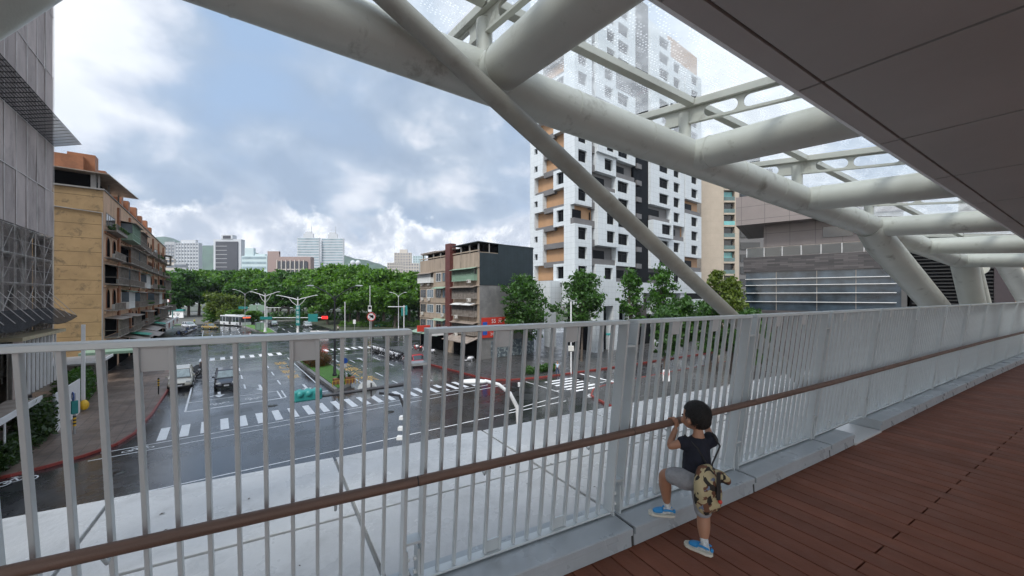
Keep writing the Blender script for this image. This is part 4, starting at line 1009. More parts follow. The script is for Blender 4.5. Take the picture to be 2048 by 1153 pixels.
def recess(x0, x1, k, face='x', balc=True, par=m_tgrey):
    z = Z0 + k * FH
    def bx(mb, a0, a1, z0, z1, d0, d1):
        if face == 'x': mb.box(a0, d0, z0, a1, d1, z1)
        else: mb.box(d0, a0, z0, d1, a1, z1)
    if balc: mb = MB(); bx(mb, x0 + .002, x1 - .002, z - .25, z + 1.0, .25, .95); mb.build('balcony', par, tw)
    if face == 'x': m2 = MB(); bx(m2, x0 + .4, x0 + (x1 - x0) * .6, z + .1, z + 2.6, .93, .99); m2.build('recess_window', m_tdark, tw)
def W(s): return [c == 'W' for c in s]
# from the podium up, one letter a storey
P_B0 = W('WWWoWWWWoWWWWWoWW'); P_B1 = W('WoWWWoWWWoWWWWWoW'); P_B2 = W('oWWWWWoWWWWoWWWWW'); P_B3 = W('oWWWoWWWWoWWWWWWW'); P_B4 = W('WWWoWWWWWWWoWWWWW'); P_B5 = W('WoWWWoWWWoWWWWWoo')
for k in range(NF):
    if k < 17:
        (wblock if P_B0[k] else lambda *a, **q: recess(a[0], a[1], k))(0.0, 4.36, k, .9, 3.1)
    recess(4.36, 5.43, k)
    if P_B1[k]: wblock(5.43, 11.2, k, 7.9, 10.2, out=.5 if k % 5 > 1 else .0)
    else: recess(5.43, 11.2, k)
    if P_B2[k]: wblock(11.2, 17.3, k, 11.7, 15.1)
    else: recess(11.2, 17.3, k)
    MB().box(18.0, .1, Z0 + k * FH - .2, 19.6, .49, Z0 + k * FH + .75).build('balcony', m_tgrey, tw)
    if k < 16:
        if P_B3[k]: wblock(22.6, 30.3, k, 25.9, 29.6, out=.6 if k in (3, 4, 9, 10) else 0)
        else: recess(22.6, 30.3, k)
    if k < 15:
        if P_B4[k]: wblock(30.3, 36.2, k, 31.6, 34.2)
        else: recess(30.3, 36.2, k)
        if P_B5[k]: wblock(36.7, 44.2, k, 39.4, 42.4)
        else: recess(36.7, 44.2, k)
    # side wall facing the old block
    a = (k % 5)
    if a in (0, 3): wblock(1.0, 4.6 + .5, k, 2.6, 4.3, 'y'); 
    else: MB().box(.0, 1.0, Z0 + k * FH, 1.0, 2.5, Z0 + (k + 1) * FH).build('white_pier', m_tile, tw)
    if a in (1, 2, 4): wblock(7.9, 11.4, k, 9.3, 10.2, 'y', 1.1, 2.2)
    else: MB().box(.0, 10.2, Z0 + k * FH, 1.0, 11.5, Z0 + (k + 1) * FH).build('white_pier', m_tile, tw)
    y0_, y1_ = (5.1 if a in (0, 3) else 2.5), (7.9 if a in (1, 2, 4) else 10.2)
    MB().box(.3, y0_, Z0 + k * FH - .45, .98, y1_, Z0 + k * FH + .5).build('balcony', m_tgrey, tw)
mb = MB(); mb.box(1.01, .8, Z0 + NF * FH - 1.01, 17.2, 11, Z0 + NF * FH + 1.2); mb.build('roof_block', m_tile, tw)
mb = MB(); mb.box(22.7, .7, Z0 + 16 * FH - .1, 30.2, 11, Z0 + 16 * FH + 2); mb.box(30.3, .75, Z0 + 15 * FH, 36, 11, Z0 + 15 * FH + 1.0); mb.build('roof_block', m_tile, tw)
# podium, with a giant white frame and void corners
mb = MB()
mb.box(-1.3, -5.5, 7.3, 11.5, -4.0, Z0); mb.box(-1.3, -5.5, 0, .6, -4, 7.29); mb.box(3.1, -5.5, 0, 4.6, -4, 7.29); mb.box(7.6, -5.5, 0, 9.1, -4, 7.29)
mb.box(11.5, -5.5, 9.4, 36, -4.2, Z0); mb.box(14.6, -5.3, 5.6, 17.2, -4.1, 9.39); mb.box(16.0, -5.3, 0, 18, -4.1, 5.59); mb.box(17.3, -5.3, 7.6, 21.5, -4.1, 8.6); mb.box(20, -5.3, 3.5, 23, -4.1, 7.5)
mb.box(24.5, -5.3, 0, 26, -4.1, 9.39); mb.box(28, -5.3, 4.8, 34, -4.1, 8.2); mb.box(33, -5.3, 0, 34.4, -4.1, 4.79)
mb.box(-2.0, -4.0, 7.0, -.6, 1.0, Z0 - .01)
mb.box(-2.3, 3.5, 6.4, 1.2, 11.4, Z0 + .3); mb.box(-2.3, 3.5, 0, -.9, 5.0, 6.39); mb.box(-2.3, 9.5, 0, -1.2, 11.4, 6.39)
pod = mb.build('podium', m_tile, tw)
mb = MB(); mb.box(-.5, -3.9, 0, 44, 1.1, Z0 - .3); mb.box(11.6, -4.1, 2.9, 35.9, -3.95, 9.3); mb.build('podium_glazing', m_tdark, tw)
MB().box(11.6, -4.2, 3.4, 14.5, -4.12, 9.3).build('brown_panel', M('brown_grey_panel', (.10, .085, .078), .5), tw)

# ---- beige slab behind, and the dark stone building on the right
m_beige = M('beige_tile', (.42, .36, .29), .65, 0, .05, .5, 0, grid=(3, 3, 3.3), gcol=(.36, .31, .25), gw=.04)
bg_ = thing('apartment_slab', 'plain beige apartment slab with one column of glazed balconies beside the white tower', 'building', DP(1404, 600, 104) * Vector((1, 1, 0)) if False else (52.0, 104, 0), 0)
bg_.location = (52.0, 104, 0)
MB().box(0, 0, 0, 6.2, 14, 46).build('wall', m_beige, bg_); MB().box(9.2, .0, 0, 10.4, 14, 46).build('wall', m_beige, bg_); MB().box(6.2, 1.0, 0, 9.2, 14, 46).build('recess_wall', m_tgrey, bg_); MB().box(10.41, .6, 0, 20, 14, 44).build('grey_wing', m_tgrey, bg_)
m_aqua = M('aqua_balcony_glass', (.14, .42, .42), .12, 0, .1, 1, spec=.8)
m_aqd = M('grey_green_balcony_glass', (.10, .16, .16), .2, 0, .2, 1)
for k in range(14):
    z = 1.5 + k * 3.35; b = MB().box(6.21, -.1, z, 9.19, 0, z + 1.05).build('balcony_glass', m_aqua if k in (11, 12, 8) else m_aqd, bg_)
    MB().box(6.21, -.1, z - .5, 9.19, .9, z - .01).build('floor_slab', m_beige, bg_)
    MB().box(6.4, .95, z + 1.1, 9.0, .99, z + 2.6).build('window', m_glassd if k % 5 else m_aqua, bg_)
    MB().box(11.0, .4, z, 16.4, .59, z + 2.0).build('window', m_glassd, bg_)
m_stone = D.materials.new('dark_stacked_stone')
def stonemat(m):
    m.use_nodes = True; t = m.node_tree; t.nodes.clear(); o = nn(t, 'ShaderNodeOutputMaterial'); p = nn(t, 'ShaderNodeBsdfPrincipled'); t.links.new(p.outputs[0], o.inputs[0])
    v = nn(t, 'ShaderNodeTexCoord').outputs['Object']; mp = nn(t, 'ShaderNodeMapping'); mp.inputs[2].default_value = (math.pi / 2, 0, 0); t.links.new(v, mp.inputs[0])
    b = nn(t, 'ShaderNodeTexBrick'); t.links.new(mp.outputs[0], b.inputs[0]); b.inputs['Scale'].default_value = 1; b.inputs['Brick Width'].default_value = 1.3; b.inputs['Row Height'].default_value = .22; b.inputs['Mortar Size'].default_value = .012
    b.inputs['Color1'].default_value = (.03, .027, .028, 1); b.inputs['Color2'].default_value = (.085, .075, .075, 1); b.inputs['Mortar'].default_value = (.02, .02, .02, 1); b.offset = .37
    t.links.new(b.outputs[0], p.inputs[0]); p.inputs['Roughness'].default_value = .6
stonemat(m_stone)
dl = thing('stone_and_glass_building', 'low dark stone and glass building with a grey panelled upper block at the right', 'building', (30.6, 50, 0), math.atan2(-.607, .795))
m_panel = M('grey_brown_cladding_panel', (.205, .175, .165), .6, 0, .06, .6, 0, grid=(2.6, 99, 1.75), gcol=(.09, .08, .075), gw=.05)
MB().box(.2, .5, 0, 15.2, 18, 12.0).build('wall', m_dark, dl)
MB().box(0, .0, 12.0, 15.3, 18, 13.95).build('stone_band', m_stone, dl, bevel=.02)
MB().box(.25, .15, 7.1, 14.7, .45, 11.99).build('curtain_glass', M('blue_grey_facade_glass', (.03, .045, .06), .10, .1, .6, .5, .06, 3, spec=.6), dl)
for z in (8.15, 9.25, 10.25, 11.05): MB().box(.2, -.12, z, 14.3, .14, z + .07).build('glass_fin', m_trim, dl)
for x in (3.5, 7.5, 11): MB().box(x, .10, 7.1, x + .06, .149, 11.98).build('mullion', m_cage, dl)
MB().box(-.3, -.5, 0, 15.3, .49, 7.09).build('stone_base', m_stone, dl)
MB().box(2.0, 3.0, 13.96, 15.3, 16, 18.4).build('upper_wall', m_panel, dl)
MB().box(-1.0, .8, 18.4, 15.3, 16, 22.2).build('upper_block', m_panel, dl, label='cantilevered grey panelled upper block')
MB().box(8.2, 2.9, 16.2, 11.0, 2.99, 17.5).build('window', m_glassd, dl)
m_bal = glass('smoky_balustrade_glass', (.55, .58, .57), .1, .35)
bal = MB().box(.3, .3, 15.15, 15.2, .36, 15.2).build('balustrade', m_cage, dl)
for i in range(7): MB().box(.4 + i * 1.9, .32, 14.0, 2.2 + i * 1.9, .335, 15.1).build('pane', m_bal, bal); MB().box(.3 + i * 1.9, .29, 13.96, .36 + i * 1.9, .37, 15.14).build('post', m_trim, bal)
lw = thing('louvred_building', 'black louvred wall behind the raking columns', 'building', (30.6 + .795 * 15.4, 50 - .607 * 15.4, 0), math.atan2(-.607, .795))
MB().box(0, .2, 0, 5.9, 12, 17.5).build('wall', m_void, lw)
for q in range(38): z = 3 + q * .36; MB().hexa([(.1, -.02, z), (5.8, -.02, z), (5.8, .18, z + .1), (.1, .18, z + .1)], [(.1, -.02, z + .05), (5.8, -.02, z + .05), (5.8, .18, z + .15), (.1, .18, z + .15)]).build('louvre', m_cage if False else m_sblack, lw)
sw = thing('sandstone_building', 'tan sandstone wall of a building at the far right behind the columns', 'building', (30.6 + .795 * 21.4, 50 - .607 * 21.4, 0), math.atan2(-.607, .795))
MB().box(0, .2, 0, 16, 12, 22).build('wall', M('tan_sandstone', (.34, .235, .13), .7, 0, .1, 1, .05, 10, grid=(2.2, 99, 1.1), gcol=(.16, .11, .06), gw=.03), sw); MB().box(-.3, .0, 0, 1.0, .19, 22).build('edge_pier', M('dark_plum_stone', (.035, .025, .028), .7), sw)

# ---- distant buildings over the park
def far(px0, px1, yt, Z, name, label, wall, style='bands', nf=14, nx=8, winm=None, depth=.2, crown=None, rz=0.0, base_off=0):
    x0 = (px0 - 1024) / F * Z; x1 = (px1 - 1024) / F * Z; w = x1 - x0; h = EYE + (HZ - yt) / F * Z
    t = thing(name, label, 'building', (x0, Z, 0), rz); d = w * depth; winm = winm or m_glassb
    MB().box(0, 0, 0, w, d, h).build('wall', wall, t); fh = h / nf; e = Z * .0006
    if style == 'bands':
        for k in range(nf): MB().box(w * .03, -e, k * fh + fh * .35, w * .97, -.01, k * fh + fh * .8).build('window_band', winm, t)
    elif style == 'grid':
        for k in range(nf // 3, nf):
            mb = MB()
            for q in range(nx): mb.box(w * (q + .28) / nx, -e, k * fh + fh * .3, w * (q + .74) / nx, -.01, k * fh + fh * .78)
            mb.build('window_row', winm, t)
        for q in range(nx + 1):
            MB().box(w * q / nx - w * .012, -e * 2, h * .3, w * q / nx + w * .012, -.02, h).build('pier', wall, t)
    if crown:
        for (a, b, hh) in crown: MB().box(w * a, d * .15, h, w * b, d * .8, h + hh * fh).build('roof_block', wall, t)
    return t, w, h, fh, d
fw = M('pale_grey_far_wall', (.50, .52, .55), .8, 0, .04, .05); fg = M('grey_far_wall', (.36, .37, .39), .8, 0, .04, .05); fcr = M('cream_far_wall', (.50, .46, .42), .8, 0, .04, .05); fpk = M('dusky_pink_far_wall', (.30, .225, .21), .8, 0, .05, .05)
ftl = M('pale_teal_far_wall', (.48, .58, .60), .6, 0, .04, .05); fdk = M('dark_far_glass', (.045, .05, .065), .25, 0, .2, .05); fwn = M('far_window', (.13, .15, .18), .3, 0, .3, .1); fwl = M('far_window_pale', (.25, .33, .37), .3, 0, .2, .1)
far(316, 356, 489, 420, 'apartment_tower', 'grey gridded apartment tower partly behind the yellow block', fg, 'grid', 18, 6, fwn, crown=[(.3, .8, .8)])
far(351, 397, 486, 400, 'apartment_tower', 'pale gridded apartment tower with a flat roof deck beside the hill', fw, 'grid', 18, 8, fwn, crown=[(.2, .85, .9)])
far(326, 348, 518, 300, 'apartment_building', 'small cream flats low beside the end of the yellow block', fcr, 'bands', 9, 5, fwn)
far(348, 372, 527, 290, 'apartment_building', 'low grey roof top in front of the gridded towers', fg, 'bands', 7, 5, fwn)
t, w, h, fh, d = far(427, 482, 479, 380, 'office_tower', 'dark glass office tower in a rounded white frame', fw, 'none', 15)
MB().box(w * .10, -1, 0, w * .90, -.01, h - 2.4).build('glass_front', fdk, t)
for k in range(13): MB().box(w * .12, -1.3, h * .12 + k * h * .064, w * .52, -1.01, h * .12 + k * h * .064 + .5).build('sill_band', fg, t)
MB().box(w * .3, -.5, h, w * .7, d, h + 4.4).build('roof_block', fw, t); MB().box(w * .36, -.7, h + .5, w * .64, -.51, h + 3.6).build('louvre_panel', fdk, t)
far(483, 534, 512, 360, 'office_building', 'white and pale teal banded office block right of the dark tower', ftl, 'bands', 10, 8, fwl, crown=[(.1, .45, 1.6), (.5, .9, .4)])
t, w, h, fh, d = far(552, 621, 514, 290, 'civic_building', 'dusky pink hall with a row of tall arched bays', fpk, 'none', 8)
for q in range(7):
    x = w * (.07 + q * .128); n = 8; ww = w * .045
    poly = [(x, h * .1), (x + 2 * ww, h * .1)] + [(x + ww + ww * math.cos(math.pi * i / n), h - 4.5 + ww * math.sin(math.pi * i / n)) for i in range(n + 1)]
    MB().extr(poly, 'y', -.6, -.01).build('arched_bay', fdk, t, fix=True); MB().box(x - .9, -1.0, 0, x - .3, -.01, h - 2.5).build('pier', fcr, t)
    MB().box(x, -.8, h - 10, x + 2 * ww, -.61, h - 9.4).build('spandrel', fcr, t)
far(535, 558, 503, 296, 'service_tower', 'plain dusky pink block rising beside the arched hall', fpk, 'none', 8, crown=[(.75, 1.0, -.4)])
ts = []
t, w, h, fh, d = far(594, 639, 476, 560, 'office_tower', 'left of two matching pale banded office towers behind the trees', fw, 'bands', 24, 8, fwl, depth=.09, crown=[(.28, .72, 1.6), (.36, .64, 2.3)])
t2 = dup(t, ((642.5 - 1024) / F * 566, 566, 0), 0, 'right of two matching pale banded office towers behind the trees'); t['group'] = t2['group'] = 'pair of matching office towers'
for o in (t, t2): 
    mm = MB().tube([(w * .62, d * .5, h + 2), (w * .62, d * .5, h + fh * 4.6)], .3, 6).build('mast', fg, o)
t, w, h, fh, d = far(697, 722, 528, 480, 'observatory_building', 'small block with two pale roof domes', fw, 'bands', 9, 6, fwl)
for q in (.3, .72): MB().ball((w * q, d * .5, h + 1), (3.2, 3.2, 3.6), 14, 8).build('dome', fw, t)
far(775, 806, 526, 430, 'apartment_block', 'lower cream block at the foot of the stepped cream tower', fcr, 'grid', 14, 7, fwn)
far(789, 822, 506, 445, 'apartment_tower', 'stepped cream apartment tower right of the hills', fcr, 'grid', 18, 6, fwn, crown=[(.3, .75, 1.2)])
far(806, 838, 527, 425, 'apartment_block', 'cream block between the stepped tower and the tan block', fcr, 'grid', 13, 6, fwn)
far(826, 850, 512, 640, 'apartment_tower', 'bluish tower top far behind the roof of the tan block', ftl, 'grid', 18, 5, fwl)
# ================================================================= trees and plants
m_leafA = leafmat(D.materials.new('bright_green_leaves'), (.016, .06, .008), (.125, .26, .026))
m_leafB = leafmat(D.materials.new('deep_green_leaves'), (.014, .048, .009), (.07, .175, .024))
m_leafC = leafmat(D.materials.new('olive_green_leaves'), (.045, .08, .012), (.15, .20, .035))
m_leafD = leafmat(D.materials.new('dark_street_tree_leaves'), (.018, .055, .012), (.065, .15, .03))
m_bark = M('grey_brown_bark', (.10, .08, .065), .9, 0, .3, 3, .4, 12)
m_hedge = leafmat(D.materials.new('hedge_leaves'), (.015, .035, .010), (.045, .085, .02))
m_redleaf = leafmat(D.materials.new('red_and_green_leaves'), (.04, .07, .015), (.20, .07, .03), .2)
def trunk_mb(h, r, lobes, rn, twist=.3):
    mb = MB(); top = Vector((rn.uniform(-twist, twist), rn.uniform(-twist, twist), h))
    mb.tube([(0, 0, 0), (0, 0, .3), tuple(top * .5 + Vector((rn.uniform(-.1, .1), rn.uniform(-.1, .1), 0))), tuple(top)], [r * 1.35, r, r * .85, r * .7], 9)
    for l in lobes:
        c = Vector(l[:3]); m = top * .6 + c * .4 + Vector((0, 0, .1 * h)); mb.tube([tuple(top * .92), tuple(m), tuple(c + Vector((0, 0, l[5] * .3)))], [r * .55, r * .35, r * .10], 6)
    return mb
def random_lobes(rn, R_, H0, H1, n):
    out = []
    for i in range(n + 5):
        a = rn.uniform(0, 6.28); f = rn.uniform(.2, .92); z = H0 + (H1 - H0) * rn.uniform(.06, .92)
        k = 1 - abs((z - H0) / (H1 - H0) - .45) * .8
        rr = R_ * rn.uniform(.22, .42); out.append((R_ * f * k * math.cos(a), R_ * f * k * math.sin(a), z, rr, rr, rr * .68))
    out.append((0, 0, (H0 + H1) / 2, R_ * .5, R_ * .5, (H1 - H0) * .42)); out.append((0, 0, H1 - (H1 - H0) * .22, R_ * .42, R_ * .42, (H1 - H0) * .22))
    return out
def make_tree(name, label, seed, R_, H0, H1, mat, nl=9, clumps=150, per=30, leaf=.34, tr=.28, group=None, cr=.22):
    rn = random.Random(seed); lobes = random_lobes(rn, R_, H0, H1, nl)
    t = thing(name, label, 'tree', (0, 0, 0), 0, group)
    trunk_mb(H0 + (H1 - H0) * .25, tr, lobes, rn).build('trunk', m_bark, t)
    leafobj('crown', leaf_mesh('crown', lobes, clumps, per, leaf, seed, mat, cr=cr, shell=.6), t); return t
# park trees: four kinds, copied with their own size and turn
kinds = [make_tree('park_tree', '', 21, 7.4, 5.2, 15.2, m_leafA, 13, 300, 26, .50, .42, 'trees of the park beyond the avenue'),
         make_tree('park_tree', '', 22, 7.0, 4.6, 14.6, m_leafB, 12, 280, 26, .50, .40, 'trees of the park beyond the avenue'),
         make_tree('park_tree', '', 23, 8.2, 5.0, 16.0, m_leafA, 14, 320, 26, .52, .45, 'trees of the park beyond the avenue'),
         make_tree('park_tree', '', 24, 6.2, 4.4, 13.4, m_leafB, 11, 250, 26, .48, .36, 'trees of the park beyond the avenue')]
used = [False] * 4
# (photo column, distance, photo row of the crown's top, kind, what it looks like)
ptrees = [(338, 150, 549, 1), (356, 160, 541, 3), (377, 158, 538, 1), (398, 166, 541, 0), (420, 168, 540, 2), (441, 172, 538, 1), (463, 176, 541, 3), (485, 172, 540, 1),
          (508, 168, 539, 0), (530, 164, 543, 1), (553, 160, 542, 2), (577, 156, 540, 1), (600, 150, 545, 3), (622, 150, 540, 0), (645, 142, 532, 2), (668, 136, 530, 0),
          (692, 132, 533, 2), (716, 128, 531, 0), (742, 122, 537, 2), (768, 118, 540, 0), (794, 120, 542, 2), (818, 122, 545, 0), (838, 126, 548, 1),
          (360, 200, 546, 3), (450, 205, 545, 3), (545, 205, 545, 3), (640, 190, 543, 1), (700, 112, 562, 0), (745, 106, 568, 2), (790, 104, 566, 0), (655, 116, 566, 2), (560, 140, 566, 3), (620, 132, 568, 3), (480, 150, 566, 3)]
desc = ['bright green broad', 'deep green dense', 'tall bright green spreading', 'smaller deep green round']
cnt = {}
for i, (px, Z, py, kd) in enumerate(ptrees):
    h = EYE + (HZ - py) / F * Z; H1 = (15.2, 14.6, 16.0, 13.4)[kd]; s = h / (H1 + .8)
    cnt[kd] = cnt.get(kd, 0) + 1
    row = 'back row' if i in range(23, 27) else ('front row' if i > 26 else 'long park row')
    lb = f'{desc[kd]} park tree, {ORD[cnt[kd] - 1]} of its look from the left'
    if used[kd]: o = dup(kinds[kd], None, None, lb)
    else: o = kinds[kd]; o['label'] = lb; used[kd] = True
    o.location = ((px - 1024) / F * Z, Z, .1); o.rotation_euler = (0, 0, i * 1.37); o.scale = (s * 1.05, s * 1.05, s)
# order of the labels follows the columns within the long row; trees in front get their own words
t = make_tree('median_tree', 'low olive green tree with a domed crown on the far lawn behind the bus', 31, 7.0, 1.6, 8.6, m_leafC, 12, 260, 28, .42, .3); t.location = ((452 - 1024) / F * 124, 124, .2)
t.scale = (.92, .92, 1.02)
for i, (px, Z, sc) in enumerate(((420, 122, .62), (470, 118, .66), (505, 114, .62))):
    o = make_tree('low_tree', f'{ORD[i]} low green tree from the left in the belt behind the bus', 40 + i, 5.2, 1.0, 7.0, m_leafA, 9, 150, 26, .4, .22, 'low trees behind the bus'); o.location = ((px - 1024) / F * Z, Z, .2); o.scale = (sc,) * 3
# dark undergrowth of the park
ug = leafobj('undergrowth', leaf_mesh('undergrowth', [(-92 + 6.5 * i, 136 - i * .75 + (i % 3) * 4, 1.2, 4.4, 3, 1.8) for i in range(17)], 420, 24, .5, 50, m_leafB, cr=.3), label=None); tag(ug, kind='stuff')
hg = leafobj('park_hedge', leaf_mesh('park_hedge', [(-47 + 2.6 * i, 107 - i * .1, .9, 1.7, 1.2, .9) for i in range(16)], 300, 24, .22, 51, m_leafA, cr=.3)); tag(hg, 'long clipped green hedge along the park edge behind the pavement', 'hedge')
# street trees right of the tan block
def street_tree(px, Z, py_top, R_, mat, label, seed, H0=3.4, **k):
    h = EYE + (HZ - py_top) / F * Z; t = make_tree('street_tree', label, seed, R_, H0, h, mat, k.pop('nl', 10), k.pop('clumps', 210), k.pop('per', 28), k.pop('leaf', .24), k.pop('tr', .17), 'street trees along the side street', **k)
    t.location = ((px - 1024) / F * Z, Z, .1); return t
street_tree(1046, 52, 550, 4.3, m_leafD, 'dense dark green street tree against the end wall of the tan block', 61, 3.0, clumps=300, nl=13)
street_tree(1163, 51, 546, 3.9, m_leafD, 'open crowned street tree in front of the white podium', 62, 4.2, clumps=230)
street_tree(1262, 50, 536, 2.0, m_leafB, 'slender street tree before the brown podium panel', 63, 4.0, clumps=90, nl=7)
street_tree(1322, 50, 528, 2.3, m_leafB, 'sparse tall street tree with bare limbs beside the thin brace', 64, 4.6, clumps=80, nl=9, cr=.3)
street_tree(1368, 47, 596, 3.0, m_leafD, 'low bushy street tree behind the railing under the thin brace', 65, 2.4)
street_tree(1420, 44, 606, 2.8, m_leafD, 'low leafy street tree lower right of the thin brace', 66, 2.0)
street_tree(1462, 43, 556, 1.9, m_leafC, 'yellowish green street tree beside the dark stone building', 67, 3.0, clumps=170)
street_tree(1432, 46, 538, 1.5, m_leafC, 'thin topped yellowish tree left of the stone building', 68, 4.5, clumps=60, nl=6)
street_tree(1500, 40, 620, 2.6, m_leafD, 'dark low tree in the railing gaps below the glass building', 69, 1.5)
street_tree(1330, 44, 622, 2.4, m_leafD, 'bright low tree seen between balusters right of the white pillars', 70, 1.8)
# hedges
def hedge(a0, b0, a1, b1, w, h, label, seed, name='hedge', mat=m_hedge, n=None, leaf=.16, z0=.13, cat='hedge'):
    p0, p1 = R(a0, b0), R(a1, b1); L_ = (p1 - p0).length; k = max(2, int(L_ / (w * .8)))
    lobes = [(L_ * (i + .5) / k, 0, h / 2, L_ / k * .75, w / 2, h / 2) for i in range(k)]
    o = leafobj(name, leaf_mesh(name, lobes, n or int(L_ * w * h * 22) + 20, 26, leaf, seed, mat, cr=.32)); o.location = (p0.x, p0.y, z0); o.rotation_euler = (0, 0, math.atan2(p1.y - p0.y, p1.x - p0.x))
    return tag(o, label, cat)
hedge(22.5, -8.85, 36.4, -8.7, .9, 1.25, 'dark trimmed hedge under the white canopy edge of the netted building', 71)
hedge(34.6, -8.8, 36.8, -8.5, .8, 2.5, 'tall green hedge end beside the white hoarding', 72)
hedge(44.5, -9.3, 50.0, -9.2, .9, 2.6, 'green climber clad wall beyond the white hoarding', 73, mat=m_plant)
hedge(50.5, 9.9, 56.5, 10.2, 2.2, 1.1, 'clipped red and green shrub on the grassy median', 74, 'median_shrub', m_redleaf, leaf=.13, z0=.36, cat='shrub')
hedge(26.0, 24.8, 28.2, 30.0, .6, .7, 'low green shrub strip at the corner of the side street', 75, mat=m_leafD) if False else None
hedge(32.5, 27.2, 32.0, 31.5, .9, .8, 'low green planting around the street pole by the side street', 76, 'shrub', m_leafD, cat='shrub')
# ================================================================= vehicles
m_tyre = M('black_tyre', (.018, .018, .018), .8, 0, 0); m_rim = M('silver_rim', (.5, .5, .52), .3, .8, 0); m_lampg = M('lamp_glass', (.75, .76, .74), .1, 0, 0, spec=.9); m_taill = M('tail_lamp', (.4, .02, .02), .2, 0, 0)
m_carglass = M('car_window_glass', (.03, .04, .045), .06, 0, 0, spec=1.0); m_screen = M('windscreen_painted_reflection', (.22, .28, .27), .06, 0, .3, 2, spec=1.0)  # windscreen: pale grey-green base colour stands in for reflected sky
_paint = {}
def paint(name, col):
    if name not in _paint:
        m = M(name, col, .28, .15, .02, 2); m.node_tree.nodes['Principled BSDF'].inputs['Coat Weight'].default_value = .8; _paint[name] = m
    return _paint[name]
def car(name, label, cat, a, b, heading, col, L_=4.4, W_=1.78, H_=1.48, kind='saloon', mirrors=True):
    """y forward. heading in degrees within the road frame (0 = along the avenue away from the camera)"""
    t = thing(name, label, cat, R(a, b, .0), RR + rad(heading)); hl = L_ / 2; w = W_ / 2; belt = H_ * .60; hood = H_ * .54
    if kind == 'van': stations = [(-hl, .55, belt * .98, .86), (-hl + .12, .3, belt, .97), (-hl * .5, .22, belt, 1), (hl * .30, .22, belt * .99, 1), (hl * .55, .22, belt * .93, 1), (hl * .86, .25, belt * .80, .96), (hl * .97, .3, belt * .66, .9), (hl, .4, belt * .5, .82)]
    else: stations = [(-hl, .5, belt * .80, .80), (-hl + .12, .32, belt * .93, .92), (-hl * .62, .22, belt * .98, 1), (0, .2, belt, 1), (hl * .38, .2, belt * .98, 1), (hl * .62, .22, hood * .96, .99), (hl * .88, .25, hood * .84, .94), (hl * .97, .3, hood * .70, .86), (hl, .4, hood * .52, .78)]
    mb = MB(); n = 10; vs = []
    for (y, zb, zt, ws) in stations:
        ww = w * ws; zm = zb + (zt - zb) * .5
        vs += [(-ww * .9, y, zb), (-ww, y, zb + .08), (-ww * 1.0, y, zm), (-ww * .97, y, zt - .07), (-ww * .86, y, zt), (ww * .86, y, zt), (ww * .97, y, zt - .07), (ww, y, zm), (ww, y, zb + .08), (ww * .9, y, zb)]
    fs = []
    for i in range(len(stations) - 1):
        for k in range(n): k2 = (k + 1) % n; fs.append((i * n + k, i * n + k2, (i + 1) * n + k2, (i + 1) * n + k))
    fs += [tuple(range(n)), tuple(range((len(stations) - 1) * n, len(stations) * n))[::-1]]
    mb.add(vs, fs, True); body = mb.build('body', col, t, fix=True); sm = body.modifiers.new('soft', 'SUBSURF'); sm.levels = sm.render_levels = 1
    # glasshouse: lower ring at belt, upper ring at roof
    if kind == 'van': yb0, yf0, yb1, yf1 = -hl * .95, hl * .62, -hl * .86, hl * .22
    elif kind == 'suv': yb0, yf0, yb1, yf1 = -hl * .93, hl * .42, -hl * .74, hl * .08
    else: yb0, yf0, yb1, yf1 = -hl * .72, hl * .42, -hl * .38, hl * .05
    wr = w * .74; wb = w * .90; z0 = belt - .03; z1 = H_ - .05
    lo = [(-wb, yb0, z0), (wb, yb0, z0), (wb, yf0, z0 - (.06 if kind == 'van' else .03)), (-wb, yf0, z0 - (.06 if kind == 'van' else .03))]; hi = [(-wr, yb1, z1), (wr, yb1, z1), (wr, yf1, z1), (-wr, yf1, z1)]
    MB().hexa(lo, hi).build('cabin_glass', m_carglass, t, bevel=.05)
    def lerp(p, q, f): return tuple(p[i] + (q[i] - p[i]) * f for i in range(3))
    A, B, C, E_ = lo[3], lo[2], hi[2], hi[3]; off = Vector((0, .018, .012))
    sc = [Vector(lerp(lerp(A, B, x), lerp(E_, C, x), z)) + off for x, z in ((.06, .10), (.94, .10), (.93, .93), (.07, .93))]
    MB().add(sc, [(0, 1, 2, 3)]).build('windscreen', m_screen, t)
    rf = MB(); rf.hexa([(-wr - .03, yb1 - .04, z1 - .02), (wr + .03, yb1 - .04, z1 - .02), (wr + .03, yf1 + .03, z1 - .02), (-wr - .03, yf1 + .03, z1 - .02)], [(-wr * .92, yb1 + .05, H_), (wr * .92, yb1 + .05, H_), (wr * .92, yf1 - .1, H_), (-wr * .92, yf1 - .1, H_)])
    rf.build('roof', col, t, bevel=.03)
    mb = MB()
    for s in (-1, 1):
        for p, q in ((lo[3 if s < 0 else 2], hi[3 if s < 0 else 2]), (lo[0 if s < 0 else 1], hi[0 if s < 0 else 1])): mb.bar(Vector(p) + Vector((s * .005, 0, 0)), Vector(q) + Vector((s * .005, 0, 0)), .07, .05)
        m0 = lerp(lo[0 if s < 0 else 1], lo[3 if s < 0 else 2], .5); m1 = lerp(hi[0 if s < 0 else 1], hi[3 if s < 0 else 2], .5); mb.bar(Vector(m0) + Vector((s * .01, 0, 0)), Vector(m1) + Vector((s * .01, 0, 0)), .06, .05)
    mb.build('pillars', col, t)
    zc_ = .30; 
